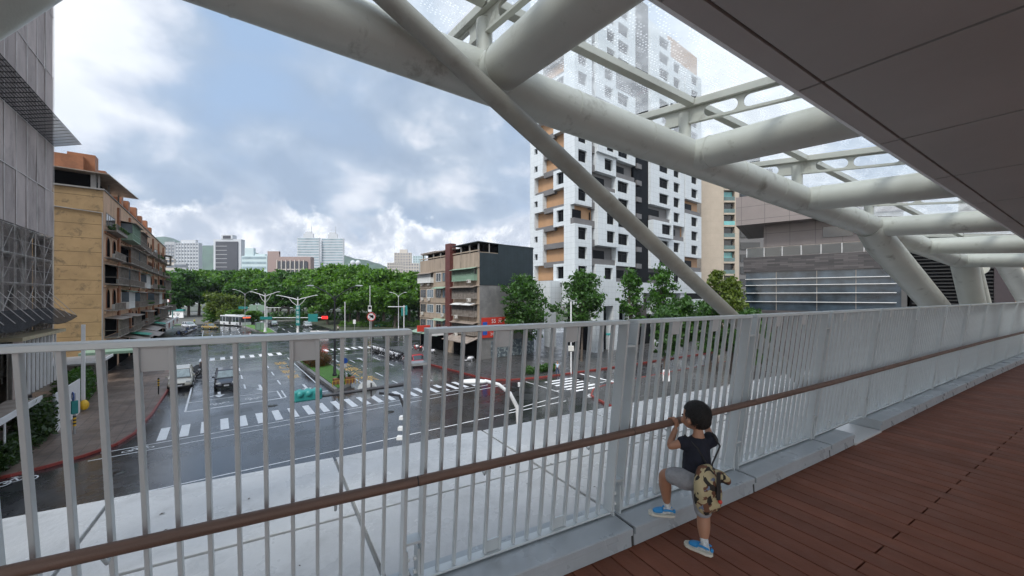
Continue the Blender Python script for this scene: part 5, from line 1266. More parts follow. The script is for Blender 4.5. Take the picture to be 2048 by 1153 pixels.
    for s in (-1, 1):
        for y in (-hl * .60, hl * .62):
            wh = MB().tube([(s * (w - .20), y, zc_ + .02), (s * (w + .012), y, zc_ + .02)], .315, 20).build('wheel', m_tyre, t); MB().tube([(s * (w + .0125), y, zc_ + .02), (s * (w + .022), y, zc_ + .02)], .19, 14).build('rim', m_rim, wh)
        hz_ = hood * .74 if kind != 'van' else belt * .68
        MB().box(s * w * .48, hl * .93, hz_ - .07, s * w * .86, hl * .985, hz_ + .09).build('headlight', m_lampg, t, bevel=.02)
        MB().box(s * w * .58, -hl * 1.0 - .005, belt * .70, s * w * .86, -hl * .95, belt * .84).build('tail_light', m_taill, t)
        if mirrors: MB().box(s * (w * .97), yf0 - .45, belt + .02, s * (w * .97 + .2), yf0 - .33, belt + .16).build('mirror', col, t, bevel=.02)
    MB().box(-w * .40, hl * .985, .42, w * .40, hl * 1.01, .62).build('grille', m_sblack, t, bevel=.01)
    MB().box(-.19, hl * 1.012, .36, .19, hl * 1.02, .50).build('number_plate', m_swhite, t)
    MB().box(-w * .86, hl * .93, .24, w * .86, hl * .995, .36).build('bumper', m_sblack, t, bevel=.02)
    return t
car('parked_van', 'champagne coloured minivan parked against the left kerb behind the scooters', 'van', 50.0, -2.75, 180, paint('champagne_paint', (.52, .49, .41)), 4.6, 1.85, 1.80, 'van')
car('car', 'dark blue hatchback with its reflecting windscreen driving towards the zebra crossing', 'car', 47.3, .75, 180, paint('dark_blue_paint', (.008, .012, .028)), 4.3, 1.84, 1.62, 'suv')
car('car', 'white saloon at the far left beside the parked scooter row', 'car', 139, -6.0, 208, paint('white_paint', (.70, .72, .74)), 4.6, 1.85, 1.6, 'suv')
car('taxi', 'yellow taxi driving in front of the white bus', 'taxi', 128.5, -1.4, 212, paint('taxi_yellow', (.72, .42, .02)), 4.6, 1.8, 1.6)
tx = [o for o in D.objects if o.name.startswith('taxi')][0]; MB().box(-.35, -.1, 1.6, .35, .1, 1.75).build('roof_sign', m_syel, tx, bevel=.02)
car('car', 'silver car behind the dark motorcycle right of the median', 'car', 121, 20.5, 180, paint('silver_paint', (.42, .44, .46)), 4.5, 1.8, 1.62, 'suv')
car('car', 'teal car at the park edge by the far right lamp posts', 'car', 107.5, 37.0, 95, paint('teal_paint', (.02, .20, .20)), 4.6, 1.8, 1.55)
car('car', 'red low car parked at the right kerb below the tan block', 'car', 47.2, 20.6, 0, paint('bright_red_paint', (.55, .02, .03)), 4.5, 1.85, 1.25)
car('car', 'blue car at the far left edge of the park', 'car', 152, -18, 100, paint('blue_paint', (.04, .10, .30)), 4.4, 1.8, 1.5)
car('car', 'dark car waiting beyond the far median under the park trees', 'car', 132, 13.5, 180, paint('black_car_paint', (.02, .02, .025)), 4.5, 1.8, 1.5)
car('car', 'light grey car passing far off under the park trees', 'car', 150, 9.5, 180, paint('silver_paint', None), 4.5, 1.8, 1.6, 'van')
# bus
bs = thing('bus', 'white city bus with dark windows and a lit red destination display', 'bus', R(138.0, 4.4, 0), RR + rad(180 + 24))
m_bus = paint('bus_white', (.74, .75, .76))
MB().box(-1.25, -6, .35, 1.25, 6, 1.25).build('body', m_bus, bs, bevel=.08); MB().box(-1.25, -6, 2.75, 1.25, 6, 3.1).build('roof', m_bus, bs, bevel=.1)
MB().box(-.9, -4, 3.1, .9, 3.2, 3.32).build('roof_unit', m_bus, bs, bevel=.06); MB().box(-1.22, -5.96, 1.25, 1.22, 5.97, 2.76).build('window_band', m_carglass, bs, bevel=.03)
MB().box(-1.2, 5.98, 1.25, 1.2, 6.02, 2.4).build('windscreen', m_carglass, bs, bevel=.03)
MB().box(-1.0, 6.021, 2.42, 1.0, 6.05, 2.72).build('destination_display', M('lit_red_display', (.9, .12, .05), .4, emit=1.2, var=0), bs)
for y in (-4.6, -2.8, -1.0, .8, 2.6, 4.4): MB().box(-1.262, y, 1.26, -1.23, y + .09, 2.74).build('pillar', m_bus, bs); MB().box(1.23, y, 1.26, 1.262, y + .09, 2.74).build('pillar', m_bus, bs)
for y in (-1.0, 4.6): MB().box(1.255, y, .5, 1.27, y + 1.1, 2.6).build('door', m_sblack, bs)
MB().box(-.5, 6.0, .9, .5, 6.04, 1.15).build('number_plate', m_swhite, bs)
for s in (-1, 1):
    for y in (-3.6, 3.4):
        wh = MB().tube([(s * .95, y, .48), (s * 1.27, y, .48)], .48, 20).build('wheel', m_tyre, bs); MB().tube([(s * 1.271, y, .48), (s * 1.28, y, .48)], .26, 14).build('rim', m_rim, wh)
    MB().box(s * .75, 6.0, .62, s * 1.12, 6.03, .82).build('headlight', m_lampg, bs); MB().box(s * 1.27, 5.9, 1.9, s * 1.5, 6.1, 2.4).build('mirror', m_sblack, bs)
# scooters
m_scb = [paint('scooter_black', (.02, .02, .025)), paint('scooter_white', (.6, .6, .62)), paint('scooter_blue', (.04, .08, .22)), paint('scooter_silver', (.35, .36, .38)), paint('scooter_red', (.35, .03, .03))]
def make_scooter(mat):
    t = thing('parked_scooter', '', 'scooter')
    mb = MB(); mb.tube([(0, .68, .30), (0, .62, .62), (0, .48, .92)], [.05, .045, .03], 8); f_ = mb.build('fork', m_sblack, t)
    for y in (-.62, .68):
        w_ = MB().tube([(-.055, y, .25), (.055, y, .25)], .25, 16).build('wheel', m_tyre, t); MB().tube([(-.06, y, .25), (.06, y, .25)], .13, 10).build('rim', m_rim, w_)
    mb = MB(); vs = []
    for y, zb, zt, w_ in ((-.92, .60, .70, .05), (-.7, .42, .78, .17), (-.25, .22, .76, .19), (-.05, .20, .60, .18), (.02, .20, .30, .19), (.35, .22, .30, .19), (.46, .28, .72, .20), (.56, .42, .98, .17), (.66, .62, .88, .05)):
        vs += [(-w_, y, zb), (w_, y, zb), (w_ * .8, y, zt), (-w_ * .8, y, zt)]
    fs = [(i * 4 + k, i * 4 + (k + 1) % 4, i * 4 + 4 + (k + 1) % 4, i * 4 + 4 + k) for i in range(8) for k in range(4)] + [(0, 1, 2, 3), (35, 34, 33, 32)]
    mb.add(vs, fs, True); mb.build('body', mat, t, fix=True)
    MB().box(-.15, -.78, .76, .15, -.08, .86).build('seat', m_sblack, t, bevel=.04)
    mb = MB(); mb.tube([(-.34, .42, 1.02), (-.1, .5, .98), (.1, .5, .98), (.34, .42, 1.02)], .018, 6); h_ = mb.build('handlebar', m_sblack, t)
    for s in (-1, 1): MB().tube([(s * .24, .45, 1.0), (s * .30, .46, 1.2)], .008, 5).build('mirror_stem', m_sblack, h_); MB().ball((s * .31, .45, 1.24), (.06, .015, .045), 8, 6).build('mirror', m_rim, h_)
    MB().ball((0, .62, .80), (.09, .05, .07), 10, 6).build('headlight', m_lampg, t)
    MB().box(-.1, -.96, .46, .1, -.94, .58).build('number_plate', m_swhite, t)
    return t
scs = [make_scooter(m) for m in m_scb]; used_s = [False] * 5
def scooter(a, b, ang, k, label, group):
    if used_s[k]: o = dup(scs[k], None, None, label, group=group)
    else: o = scs[k]; used_s[k] = True; o['label'] = label; o['group'] = group
    o.location = R(a, b, .0); o.rotation_euler = (0, 0, RR + rad(ang)); return o
rn = random.Random(2); cnm = ['black', 'white', 'blue', 'silver', 'red']
for i in range(14): k = rn.choice((0, 0, 2, 3, 1)); scooter(112 + i * 1.15, -6.4 + i * .12, 95 + rn.uniform(-8, 8), k, f'{cnm[k]} scooter in the long row at the left roadside before the taxi', 'scooters in the left roadside row')
for i in range(6): k = (0, 0, 3, 0, 2, 0)[i]; scooter(53.4 + i * .85, -2.5 + .1 * i, 100 + rn.uniform(-9, 9), k, f'{cnm[k]} scooter parked in the short row behind the champagne minivan', 'scooters behind the minivan')
for i in range(13): k = rn.choice((0, 1, 3, 1, 0)); scooter(52.5 + i * .78, 20.3 + rn.uniform(-.1, .1), 88 + rn.uniform(-8, 8), k, f'{cnm[k]} scooter in the row at the right kerb past the red car', 'scooters at the right kerb')
for i in range(12): k = rn.choice((0, 0, 1, 3)); scooter(139 + i * 1.0, 13 - i * .55, 60 + rn.uniform(-8, 8), k, f'{cnm[k]} scooter in the dark row beyond the far median', 'scooters beyond the far median')
for i in range(5): k = (1, 3, 0, 4, 1)[i]; scooter(53.5 + i * 1.5, 25.9, 20 + i * 9, k, f'{cnm[k]} scooter parked on the pavement before the tan block shops', 'scooters on the right pavement')
scooter(43.9, 26.6, 60, 1, 'white scooter at the corner of the tan block beside the doodled wall', 'scooter at the corner')
# bicycles as a share rack near the right corner
# ================================================================= street furniture
m_galv = M('galvanised_steel', (.42, .43, .44), .45, .5, .08, 3); m_dkp = M('dark_lamp_post_paint', (.045, .045, .05), .5, .2, .1, 3); m_wpole = M('white_lamp_post_paint', (.62, .63, .63), .45, 0, .06, 2, dirt=.3, dcol=(.3, .3, .28), dscale=3)
m_gpaint = M('signal_green_paint', (.02, .20, .19), .45, 0, .06, 2)
def lamp(name, label, pos, h, arms, mat, dirang=0.0, rise=.8, r=.09, base=True, straight=False):
    t = thing(name, label, 'street lamp', pos, dirang)
    mb = MB().tube([(0, 0, 0), (0, 0, h * .5), (0, 0, h)], [r * 1.3, r, r * .7], 12); mb.build('post', mat, t)
    if base: MB().lathe([(r * 2.2, 0), (r * 2.2, .25), (r * 1.6, .35), (r * 1.5, 1.0), (r * 1.25, 1.1)], 12).build('base', mat, t)
    for (dx, ln) in arms:
        if straight: pts = [(0, 0, h - .7), (dx * .25, 0, h - .35), (dx, 0, h + rise * .4)]
        else: pts = [(0, 0, h - .6), (dx * .12, 0, h - .15), (dx * .4, 0, h + rise * .35), (dx * .75, 0, h + rise * .75), (dx, 0, h + rise)]
        a_ = MB().tube(pts, [r * .6] * (len(pts) - 1) + [r * .4], 8).build('arm', mat, t)
        s = 1 if dx > 0 else -1; e = pts[-1]
        MB().ball((e[0] + s * .32, 0, e[2] + .02), (.42, .15, .085), 12, 6).build('lamp_head', m_wpole, a_)
        if straight: MB().tube([(0, 0, h - 2.2), (dx * .3, 0, h - 1.2), (dx * .5, 0, h - .12)], r * .35, 6).build('stay', mat, a_)
    return t
lamp('street_lamp', 'dark tall double armed street lamp on the grassy median', R(43.7, 10.0, .3), 8.7, [(-2.3, 0), (2.3, 0)], m_dkp, 0, 1.0, .10)
lamp('street_lamp', 'white double armed street lamp on the tip of the far median', R(105.3, 9.0, .3), 9.1, [(-2.6, 0), (2.6, 0)], m_wpole, .15, .9, .17, straight=True)
lamp('street_lamp', 'white double armed street lamp with a vertical green name plate', R(100.5, 15.0, 0), 8.6, [(-4.4, 0), (4.0, 0)], m_wpole, 0, .9, .18, straight=True)
lamp('street_lamp', 'slim grey street lamp on the far median behind the white lamps', ((490 - 1024) / F * 100, 100, .2), 9.4, [(-2.4, 0), (2.4, 0)], m_galv, .1, .9, .08)
lamp('street_lamp', 'slim double armed street lamp at the park corner', ((797 - 1024) / F * 96, 96, .1), 8.9, [(-1.6, 0), (1.4, 0)], m_wpole, 0, .7, .08)
# the near lamp with a curved arm, its post standing just outside the bridge
P0 = DP(1040, 790, 10.6)
t = thing('street_lamp', 'white street lamp with one bowed arm close below the railing', 'street lamp', (P0.x, P0.y, 0), 0)
MB().tube([(0, 0, 0), (0, 0, 4), (-.02, 0, 5.2)], [.12, .09, .075], 14).build('post', m_wpole, t)
a_ = MB().tube([(-.02, 0, 5.2), (-.07, 0, 5.85), (-.28, 0, 6.25), (-.60, 0, 6.5), (-1.0, 0, 6.61)], [.075, .06, .055, .05, .045], 12).build('arm', m_wpole, t)
MB().ball((-1.30, 0, 6.58), (.42, .15, .075), 16, 8).build('lamp_head', m_wpole, a_)
MB().tube([(-.0, 0, 5.0), (.02, 0, 6.45)], .035, 8).build('cctv_post', m_wpole, t); MB().box(-.06, -.05, 6.45, .09, .05, 6.55).build('camera_box', m_wpole, t)
# near traffic signal seen from behind: gantry arm, signal box, round sign
PZ = 14.2; PP = DP(813, 770, PZ)
t = thing('traffic_signal', 'green backed traffic signal and round sign on a dark arm, seen from behind', 'traffic signal', (PP.x, PP.y, 0), 0)
e1 = DP(593, 800, 12.4) - Vector((PP.x, PP.y, 0))
MB().tube([(0, 0, 0), (0, 0, 5.7)], [.07, .06], 12).build('post', m_dkp, t)
p1 = Vector((0, 0, 5.65)); MB().tube([tuple(p1 + Vector((.12, 0, .04))), tuple(p1 + (e1 - p1) * .93)], [.075, .045], 10).build('arm', m_dkp, t)
MB().tube([(0, 0, 4.6), (-.25, -.06, 5.25), (-.9, -.35, 5.42)], .05, 8).build('stay', m_dkp, t)
d = (e1 - p1).normalized(); up = Vector((0, 0, 1)); sd = d.cross(up).normalized()
sb_ = MB()
q0 = p1 + (e1 - p1) * .79; q1 = e1 + d * .08; nb = -sd if sd.y > 0 else sd
sb_.bar(tuple(q0 + up * .10), tuple(q1 + up * .10), .22, .36); box_ = sb_.build('signal_box', m_gpaint, t, bevel=.05)
for f in (.2, .5, .8): c = q0 + (q1 - q0) * f; MB().tube([tuple(c + up * .12), tuple(c + up * .12 - nb * .26)], .16, 14).build('lens_hood', m_gpaint, box_); MB().ball(tuple(c + up * .16 + nb * .06), (.13, .09, .12), 12, 8).build('back_dome', m_gpaint, box_)
c = p1 + (e1 - p1) * .385; MB().tube([tuple(c - nb * .06), tuple(c - nb * .075)], .33, 28).build('round_sign', M('pale_sign_back', (.55, .57, .57), .5), t)
for s in (-.12, .12): MB().bar(tuple(c + d * s - up * .24 + nb * .02), tuple(c + d * s + up * .24 + nb * .02), .05, .03).build('sign_clamp', m_dkp, t)
for z, w_ in ((4.35, .2), (3.95, .25), (3.6, .3)): MB().box(-.05 - w_, -.1, z, -.02, .1, z + .12).build('camera_box', m_wpole, t)
# far overhead signal masts
def mast(px, py_arm, Z, x0, x1, label, boxes):
    P = Vector(((px - 1024) / F * Z, Z, 0)); zz = EYE + (HZ - py_arm) / F * Z; t = thing('signal_mast', label, 'traffic signal', P, 0)
    MB().tube([(0, 0, 0), (0, 0, zz + .4)], .13, 10).build('post', m_wpole, t)
    a0 = (x0 - px) / F * Z; a1 = (x1 - px) / F * Z; MB().tube([(a0, 0, zz), (a1, 0, zz)], .09, 8).build('arm', m_wpole, t)
    for (bx0, bx1, dz0, dz1, mt, nm, tx) in boxes:
        o = MB().box((bx0 - px) / F * Z, -.2, zz + dz0, (bx1 - px) / F * Z, -.08, zz + dz1).build(nm, mt, t, bevel=.02)
        if tx: lettering(tx, .55, m_swhite, t, (((bx0 + bx1) / 2 - px) / F * Z, -.22, zz + (dz0 + dz1) / 2), (math.pi / 2, 0, 0))
    return t
m_redl = M('lit_red_signal', (.9, .03, .03), .4, emit=.9, var=0)
t = mast(534, 616, 106, 480, 585, 'white signal mast with green box and road signs over the far avenue', [(478, 496, -.35, .35, m_gpaint, 'signal_box', None), (499, 514, -.8, .8, m_greenf, 'direction_sign', None), (516, 530, -.8, .8, m_greenf, 'direction_sign', None), (562, 580, -.3, .3, m_sblack, 'signal_box', None)])
t = mast(597, 636, 88, 520, 656, 'white signal mast carrying a green street sign and a lit red signal', [(521, 545, -.4, .25, m_gpaint, 'signal_box', None), (617, 636, -.9, .9, m_gpaint, 'street_name_sign', None), (644, 656, -.28, .4, m_redl, 'red_signal', None)])
MB().box(-.45, -.3, 2.0, .45, -.15, 6.6).build('name_plate', m_gpaint, t)
for q, ch in enumerate('新生南路'): lettering(ch, .75, m_swhite, t, (0, -.31, 6.0 - q * 1.05), (math.pi / 2, 0, 0))
t = mast(808, 614, 92, 776, 812, 'white signal mast with green vertical plates at the park corner', [(803, 806, -2.2, -.2, m_gpaint, 'name_plate', None), (811, 815, -2.0, .3, m_gpaint, 'signal_box', None)])
# poles with signs
def signpole(label, pos, h, items, mat=m_wpole, r=.05, rz=0.0, name='sign_post', cat='sign'):
    t = thing(name, label, cat, pos, rz); MB().tube([(0, 0, 0), (0, 0, h)], r, 10).build('post', mat, t)
    for it in items:
        k, z, s, mt = it[:4]
        if k == 'disc': o = MB().tube([(0, -r - .01, z), (0, -r - .035, z)], s, 24).build('sign_disc', mt, t)
        elif k == 'plate': MB().box(-s, -r - .03, z - it[4], s, -r - .005, z + it[4]).build('sign_plate', mt, t, bevel=.005)
        elif k == 'ring':
            mb = MB(); n = 24
            for i in range(n):
                a0, a1 = 2 * math.pi * i / n, 2 * math.pi * (i + 1) / n; y = -r - .037
                mb.add([(s * math.cos(a0), y, z + s * math.sin(a0)), (s * math.cos(a1), y, z + s * math.sin(a1)), (s * .8 * math.cos(a1), y, z + s * .8 * math.sin(a1)), (s * .8 * math.cos(a0), y, z + s * .8 * math.sin(a0))], [(0, 1, 2, 3)])
            mb.build('sign_border', mt, t)
        elif k == 'bands':
            for q in range(it[4]): MB().tube([(0, 0, z + q * .22), (0, 0, z + q * .22 + .11)], r * 1.5, 10).build('warning_band', m_syel, t); MB().tube([(0, 0, z + q * .22 + .11), (0, 0, z + q * .22 + .22)], r * 1.48, 10).build('warning_band', m_sblack, t)
        elif k == 'text': lettering(it[4], s, mt, t, (0, -r - .042, z), (math.pi / 2, 0, 0))
        elif k == 'bar': MB().bar((-s, -r - .04, z - s), (s, -r - .04, z + s), .06, .01, up=(0, 1, 0)).build('sign_bar', mt, t)
        elif k == 'box': MB().box(-s, -.15, z - it[4], s, .15, z + it[4]).build('signal_box', mt, t, bevel=.03)
    return t
g_ = GP(149, 873); signpole('blue round sign on a yellow and black banded post by the white hoarding', g_, 2.75, [('disc', 2.55, .30, m_sblue), ('box', 1.85, .10, m_gpaint, .42), ('bands', .65, 0, 0, 3), ('text', 2.55, .3, m_swhite, '↑')], m_galv, rz=rad(-30))
g_ = GP(317, 792); signpole('short yellow and black banded post at the left kerb before the minivan', g_, 1.6, [('bands', .9, 0, 0, 3)], m_sblack, .045, name='warning_post', cat='post')
g_ = R(39.9, 10.1, .3); signpole('blue and white sign on the near tip of the median', g_, 2.4, [('disc', 2.2, .28, m_sblue), ('plate', 1.7, .14, m_swhite, .2)], m_galv, .035)
g_ = GP(743, 720); signpole('round no left turn sign with a red border above the railing', g_, 6.3, [('disc', 6.0, .62, m_swhite), ('ring', 6.0, .62, m_sred), ('text', 6.0, .8, m_sblack, '↰'), ('bar', 6.0, .42, m_sred)], m_galv, .05)
g_ = ((740 - 1024) / F * 96, 96, 0); signpole('slim white pole with a small blue square sign at the park crossing', g_, 11.5, [('plate', 5.6, .45, m_swhite, .75), ('plate', 5.8, .35, m_sblue, .35), ('disc', 3.8, .35, m_syel)], m_wpole, .09)
g_ = ((690 - 1024) / F * 94, 94, 0); signpole('plain white utility pole at the park edge', g_, 7.4, [], m_wpole, .12, name='utility_pole', cat='pole')
g_ = ((709 - 1024) / F * 90, 90, 0); signpole('small white notice sign on a thin post before the park hedge', g_, 3.2, [('plate', 2.7, .32, m_swhite, .5)], m_galv, .05)
g_ = GP(1142, 748); signpole('tall white street pole with a blue round sign and pedestrian signal by the side street', g_, 8.3, [('plate', 4.0, .32, m_swhite, .34), ('disc', 4.0, .26, m_sblue), ('box', 2.9, .32, m_ac, .3)], m_wpole, .09)
g_ = GP(1217, 745); signpole('teal traffic signals on a slim post at the podium corner', g_, 4.6, [('box', 4.45, .28, m_gpaint, .12)], m_galv, .05)
g_ = GP(1241, 755); signpole('yellow and black banded kerb post at the side street crossing', g_, 1.15, [('bands', .1, 0, 0, 4)], m_syel, .06, name='warning_post', cat='post')
g_ = GP(1332, 800); signpole('no parking sign with red ring seen between the balusters left of the boy', g_, 2.6, [('plate', 2.1, .30, m_swhite, .5), ('ring', 2.25, .26, m_sred), ('bar', 2.25, .18, m_sred)], m_galv, .035)
g_ = GP(345, 658); signpole('black sign board on a green post beside the yellow block shops', g_, 6.5, [('plate', 5.7, 1.1, m_sblack, .8)], m_gpaint, .12)
g_ = ((336 - 1024) / F * 135, 135, 0); signpole('two small red and white no entry discs at the far end of the yellow block', g_, 7.6, [('disc', 7.0, .6, m_swhite), ('ring', 7.0, .6, m_sred)], m_galv, .08)
# green transformer box and small kiosks on the medians
t = thing('control_cabinet', 'grey green control cabinet on the far median lawn', 'cabinet', R(112.5, 8.6, .37), RR); MB().box(-1, -.8, 0, 1, .8, 1.9).build('body', M('grey_green_cabinet', (.12, .16, .15), .5), t, bevel=.04); MB().box(-.9, -.83, .1, -.05, -.801, 1.8).build('door', m_greenf, t); MB().box(.05, -.83, .1, .9, -.801, 1.8).build('door', m_greenf, t)
t = thing('planter_barrier', 'orange brown planter boxes with a low fence on the tip of the median', 'planter', R(39.6, 9.9, .3), RR)
for x in (-.55, .55): MB().box(x - .42, -.25, 0, x + .42, .25, .62).build('planter_box', m_orange, t, bevel=.02)
mb = MB()
for q in range(9): mb.tube([(-1.2 + q * .3, -.75, 0), (-1.2 + q * .3, -.75, .55)], .025, 6)
mb.tube([(-1.2, -.75, .5), (1.2, -.75, .5)], .02, 6); mb.build('low_fence', m_syel, t)
leafobj('flowers', tuft, t, (0, 0, .5))
t = thing('park_sign', 'white and green sign wall with dark characters at the left end of the park', 'sign', ((353 - 1024) / F * 142, 142, .1), 0)
MB().box(-2.7, -.2, .4, 2.7, .2, 2.9).build('board', m_swhite, t, bevel=.03); MB().box(-3.0, -.5, 2.95, 3.0, .5, 3.7).build('roof', m_gpaint, t); lettering('大安', 1.5, m_sblack, t, (0, -.23, 1.6), (math.pi / 2, 0, 0))
for i, (x, label) in enumerate(((627, 'left'), (640, 'middle'), (652, 'right'))):
    P = Vector(((x - 1024) / F * 84, 84, 0)); t = thing('road_barrier', f'{label} of three white barrier boards in the middle of the far crossing', 'barrier', P, 0, 'white barrier boards'); MB().box(-.65, -.15, .2, .65, .15, 1.1).build('board', m_swhite, t, bevel=.03); MB().box(-.6, -.25, 0, -.45, .25, .2).build('foot', m_sblack, t); MB().box(.45, -.25, 0, .6, .25, .2).build('foot', m_sblack, t)
# white hoarding, slatted screen and canopy edge on the left pavement
hb = thing('white_hoarding', 'tall white site hoarding panels on the left pavement', 'hoarding', R(37.4, -8.2, .13), RR)
for i in range(4): MB().box(0, i * 1.35, 0, .06, i * 1.35 + 1.34, 2.55).build('panel', m_swhite, hb, bevel=.005)
for i in range(5): MB().box(-.1, i * 1.35 - .04, 0, -.01, i * 1.35 + .04, 2.5).build('post', m_galv, hb)
hp = thing('white_gate_post', 'thin tall white post at the far end of the hoarding', 'post', R(43.4, -8.1, .13), RR); MB().box(-.1, -.1, 0, .1, .1, 6.6).build('post_shaft', m_swhite, hp, bevel=.01); MB().ball((.1, -.3, .45), (.28, .2, .4), 12, 8).build('orange_barrel', m_syel, hp)
sl = thing('slatted_screen', 'white vertical slat screen with a pale frame standing above the hoarding', 'screen', R(36.5, -9.6, 0), RR)
for i in range(10): MB().box(0, .5 + i * .72, 2.6, .10, .62 + i * .72, 6.1).build('slat', m_swhite, sl)
MB().box(-.05, -.1, 2.4, .2, .45, 6.2).build('end_post', M('pale_pink_post', (.55, .47, .44), .6), sl); MB().box(-1.2, -.2, 6.2, .35, 8.2, 6.42).build('top_beam', M('straw_beam', (.42, .36, .24), .7), sl); MB().box(-.3, 0, 2.3, -.25, 7.9, 6.1).build('backing', m_cage, sl)
cp = thing('shop_canopy', 'long white edged canopy over the hedge of the netted building', 'canopy', R(20, -8.8, 0), RR)
MB().box(-1.0, 0, 2.55, .25, 16.2, 2.75).build('roof', m_zinc, cp); MB().box(.251, 0, 2.5, .33, 16.3, 2.82).build('white_edge', m_swhite, cp)
for i in range(5): MB().tube([(.1, 1 + i * 3.6, .1), (.1, 1 + i * 3.6, 2.54)], .05, 8).build('post', m_swhite, cp)
gc = thing('entrance_canopy', 'flat entrance roof with a white edge beyond the hoarding', 'canopy', R(49, -9.9, 0), RR)
MB().box(-4, 0, 2.9, 1.6, 6, 3.05).build('roof', m_conc, gc); MB().box(1.601, -.02, 2.85, 1.68, 6.02, 3.1).build('white_edge', m_swhite, gc); MB().box(-3.9, 5.0, .14, 1.4, 5.3, 2.89).build('wall', m_conc, gc); MB().box(-1, 7.5, 2.9, 3.2, 13, 3.15).build('green_roof', m_greenf, gc)
# ================================================================= people in the street
m_skin = M('skin', (.36, .185, .115), .5, 0, .06, 6); m_hair = M('black_hair', (.006, .005, .005), .6, 0, .3, 30, .6, 90)
def limb_mesh(chains, voxel=None, extra=None, name='body', mat=None, sub=2, parent=None, smooth=3, roots=None):
    """chains: list of [(point, radius or (rx,ry)), ...]; all are grown with a skin modifier, then fused"""
    tmp = []
    for ch in chains:
        me = D.meshes.new('tmp'); me.from_pydata([tuple(p) for p, r in ch], [(i, i + 1) for i in range(len(ch) - 1)], [])
        o = D.objects.new('tmp', me); COL.objects.link(o); o.modifiers.new('s', 'SKIN'); 
        for i, (p, r) in enumerate(ch):
            sv = me.skin_vertices[0].data[i]; sv.radius = r if isinstance(r, (tuple, list)) else (r, r); sv.use_root = (i == 0)
        sb = o.modifiers.new('u', 'SUBSURF'); sb.levels = sb.render_levels = sub; tmp.append(o)
    dg = bpy.context.evaluated_depsgraph_get(); dg.update(); bm = bmesh.new()
    for o in tmp:
        me = D.meshes.new_from_object(o.evaluated_get(dg)); bm.from_mesh(me); D.meshes.remove(me)
    for o in tmp: D.objects.remove(o)
    me = D.meshes.new(name)
    if extra is not None:
        m2 = extra.mesh('tmp', mat); bm.from_mesh(m2); D.meshes.remove(m2)
    bm.to_mesh(me); bm.free(); me.materials.clear(); me.materials.append(mat)
    o = D.objects.new(name, me); COL.objects.link(o); o.parent = parent
    if voxel:
        rm = o.modifiers.new('fuse', 'REMESH'); rm.mode = 'VOXEL'; rm.voxel_size = voxel; rm.use_smooth_shade = True
        s_ = o.modifiers.new('sm', 'SMOOTH'); s_.iterations = smooth; s_.factor = .5
        dg = bpy.context.evaluated_depsgraph_get(); dg.update(); m3 = D.meshes.new_from_object(o.evaluated_get(dg)); o.modifiers.clear(); o.data = m3; m3.name = name
    for p in o.data.polygons: p.use_smooth = True
    return o
def walker(label, pos, rz, shirt, trousers, h=1.66, bag=None):
    t = thing('person', label, 'person', pos, rz); k = h / 1.7; V_ = lambda x, y, z: Vector((x * k, y * k, z * k))
    hd = MB(); hd.ball(V_(0, .01, 1.60), (.078 * k, .095 * k, .115 * k), 14, 10); hd.ball(V_(0, .105, 1.585), (.014, .02, .02), 6, 5)
    for s in (-1, 1): hd.ball(V_(s * .08, 0, 1.59), (.012, .02, .03), 6, 5)
    ch = [[(V_(0, 0, .95), (.13 * k, .10 * k)), (V_(0, 0, 1.2), (.13 * k, .09 * k)), (V_(0, 0, 1.38), (.15 * k, .09 * k)), (V_(0, .0, 1.47), .05 * k), (V_(0, .01, 1.56), .05 * k)]]
    for s in (-1, 1):
        ch.append([(V_(s * .15, 0, 1.39), .052 * k), (V_(s * .21, -.02 * s, 1.12), .04 * k), (V_(s * .20, .10, .88), .028 * k), (V_(s * .20, .12, .80), .03 * k), (V_(s * .2, .14, .73), .016 * k)])
        ch.append([(V_(s * .08, 0, .95), .085 * k), (V_(s * .09, .10 * s + .03, .50), .058 * k), (V_(s * .09, -.06 + .14 * s, .09), .038 * k), (V_(s * .09, .08 + .12 * s, .04), .03 * k)])
    limb_mesh(ch, .018, hd, 'body', m_skin, 1, t, 2)
    limb_mesh([[(V_(0, 0, .92), (.15 * k, .115 * k)), (V_(0, 0, 1.2), (.148 * k, .108 * k)), (V_(0, 0, 1.41), (.16 * k, .10 * k))], [(V_(-.15, 0, 1.40), .07 * k), (V_(-.2, 0, 1.2), .062 * k)], [(V_(.15, 0, 1.40), .07 * k), (V_(.2, 0, 1.2), .062 * k)]], .018, None, 'shirt', shirt, 1, t, 2)
    limb_mesh([[(V_(s * .08, 0, .97), .10 * k), (V_(s * .09, .10 * s + .03, .50), .078 * k), (V_(s * .09, -.06 + .14 * s, .12), .062 * k)] for s in (-1, 1)], .018, None, 'trousers', trousers, 1, t, 2)
    MB().ball(V_(0, -.012, 1.635), (.088 * k, .10 * k, .105 * k), 12, 8).build('hair', m_hair, t)
    return t
m_tee = M('pale_blue_shirt', (.45, .55, .66), .8); m_wtee = M('white_shirt', (.62, .62, .62), .8); m_jean = M('dark_blue_trousers', (.03, .045, .09), .8); m_blk = M('black_cloth', (.02, .02, .022), .8); m_yelv = M('yellow_green_jacket', (.45, .55, .04), .7)
walker('person in a pale blue shirt walking on the wet corner by the side street', GP(1115, 752), rad(150), m_tee, m_jean)
walker('person in white standing on the pavement at the park edge', Vector(((676 - 1024) / F * 92, 92, 0)), rad(200), m_wtee, m_blk)
walker('person in a yellow green jacket at the far left road beyond the white car', Vector(((389 - 1024) / F * 118, 118, 0)), rad(180), m_yelv, m_blk)
walker('person in dark clothes standing with the scooters behind the minivan', R(56.2, -1.3, 0), rad(30), m_blk, m_blk)
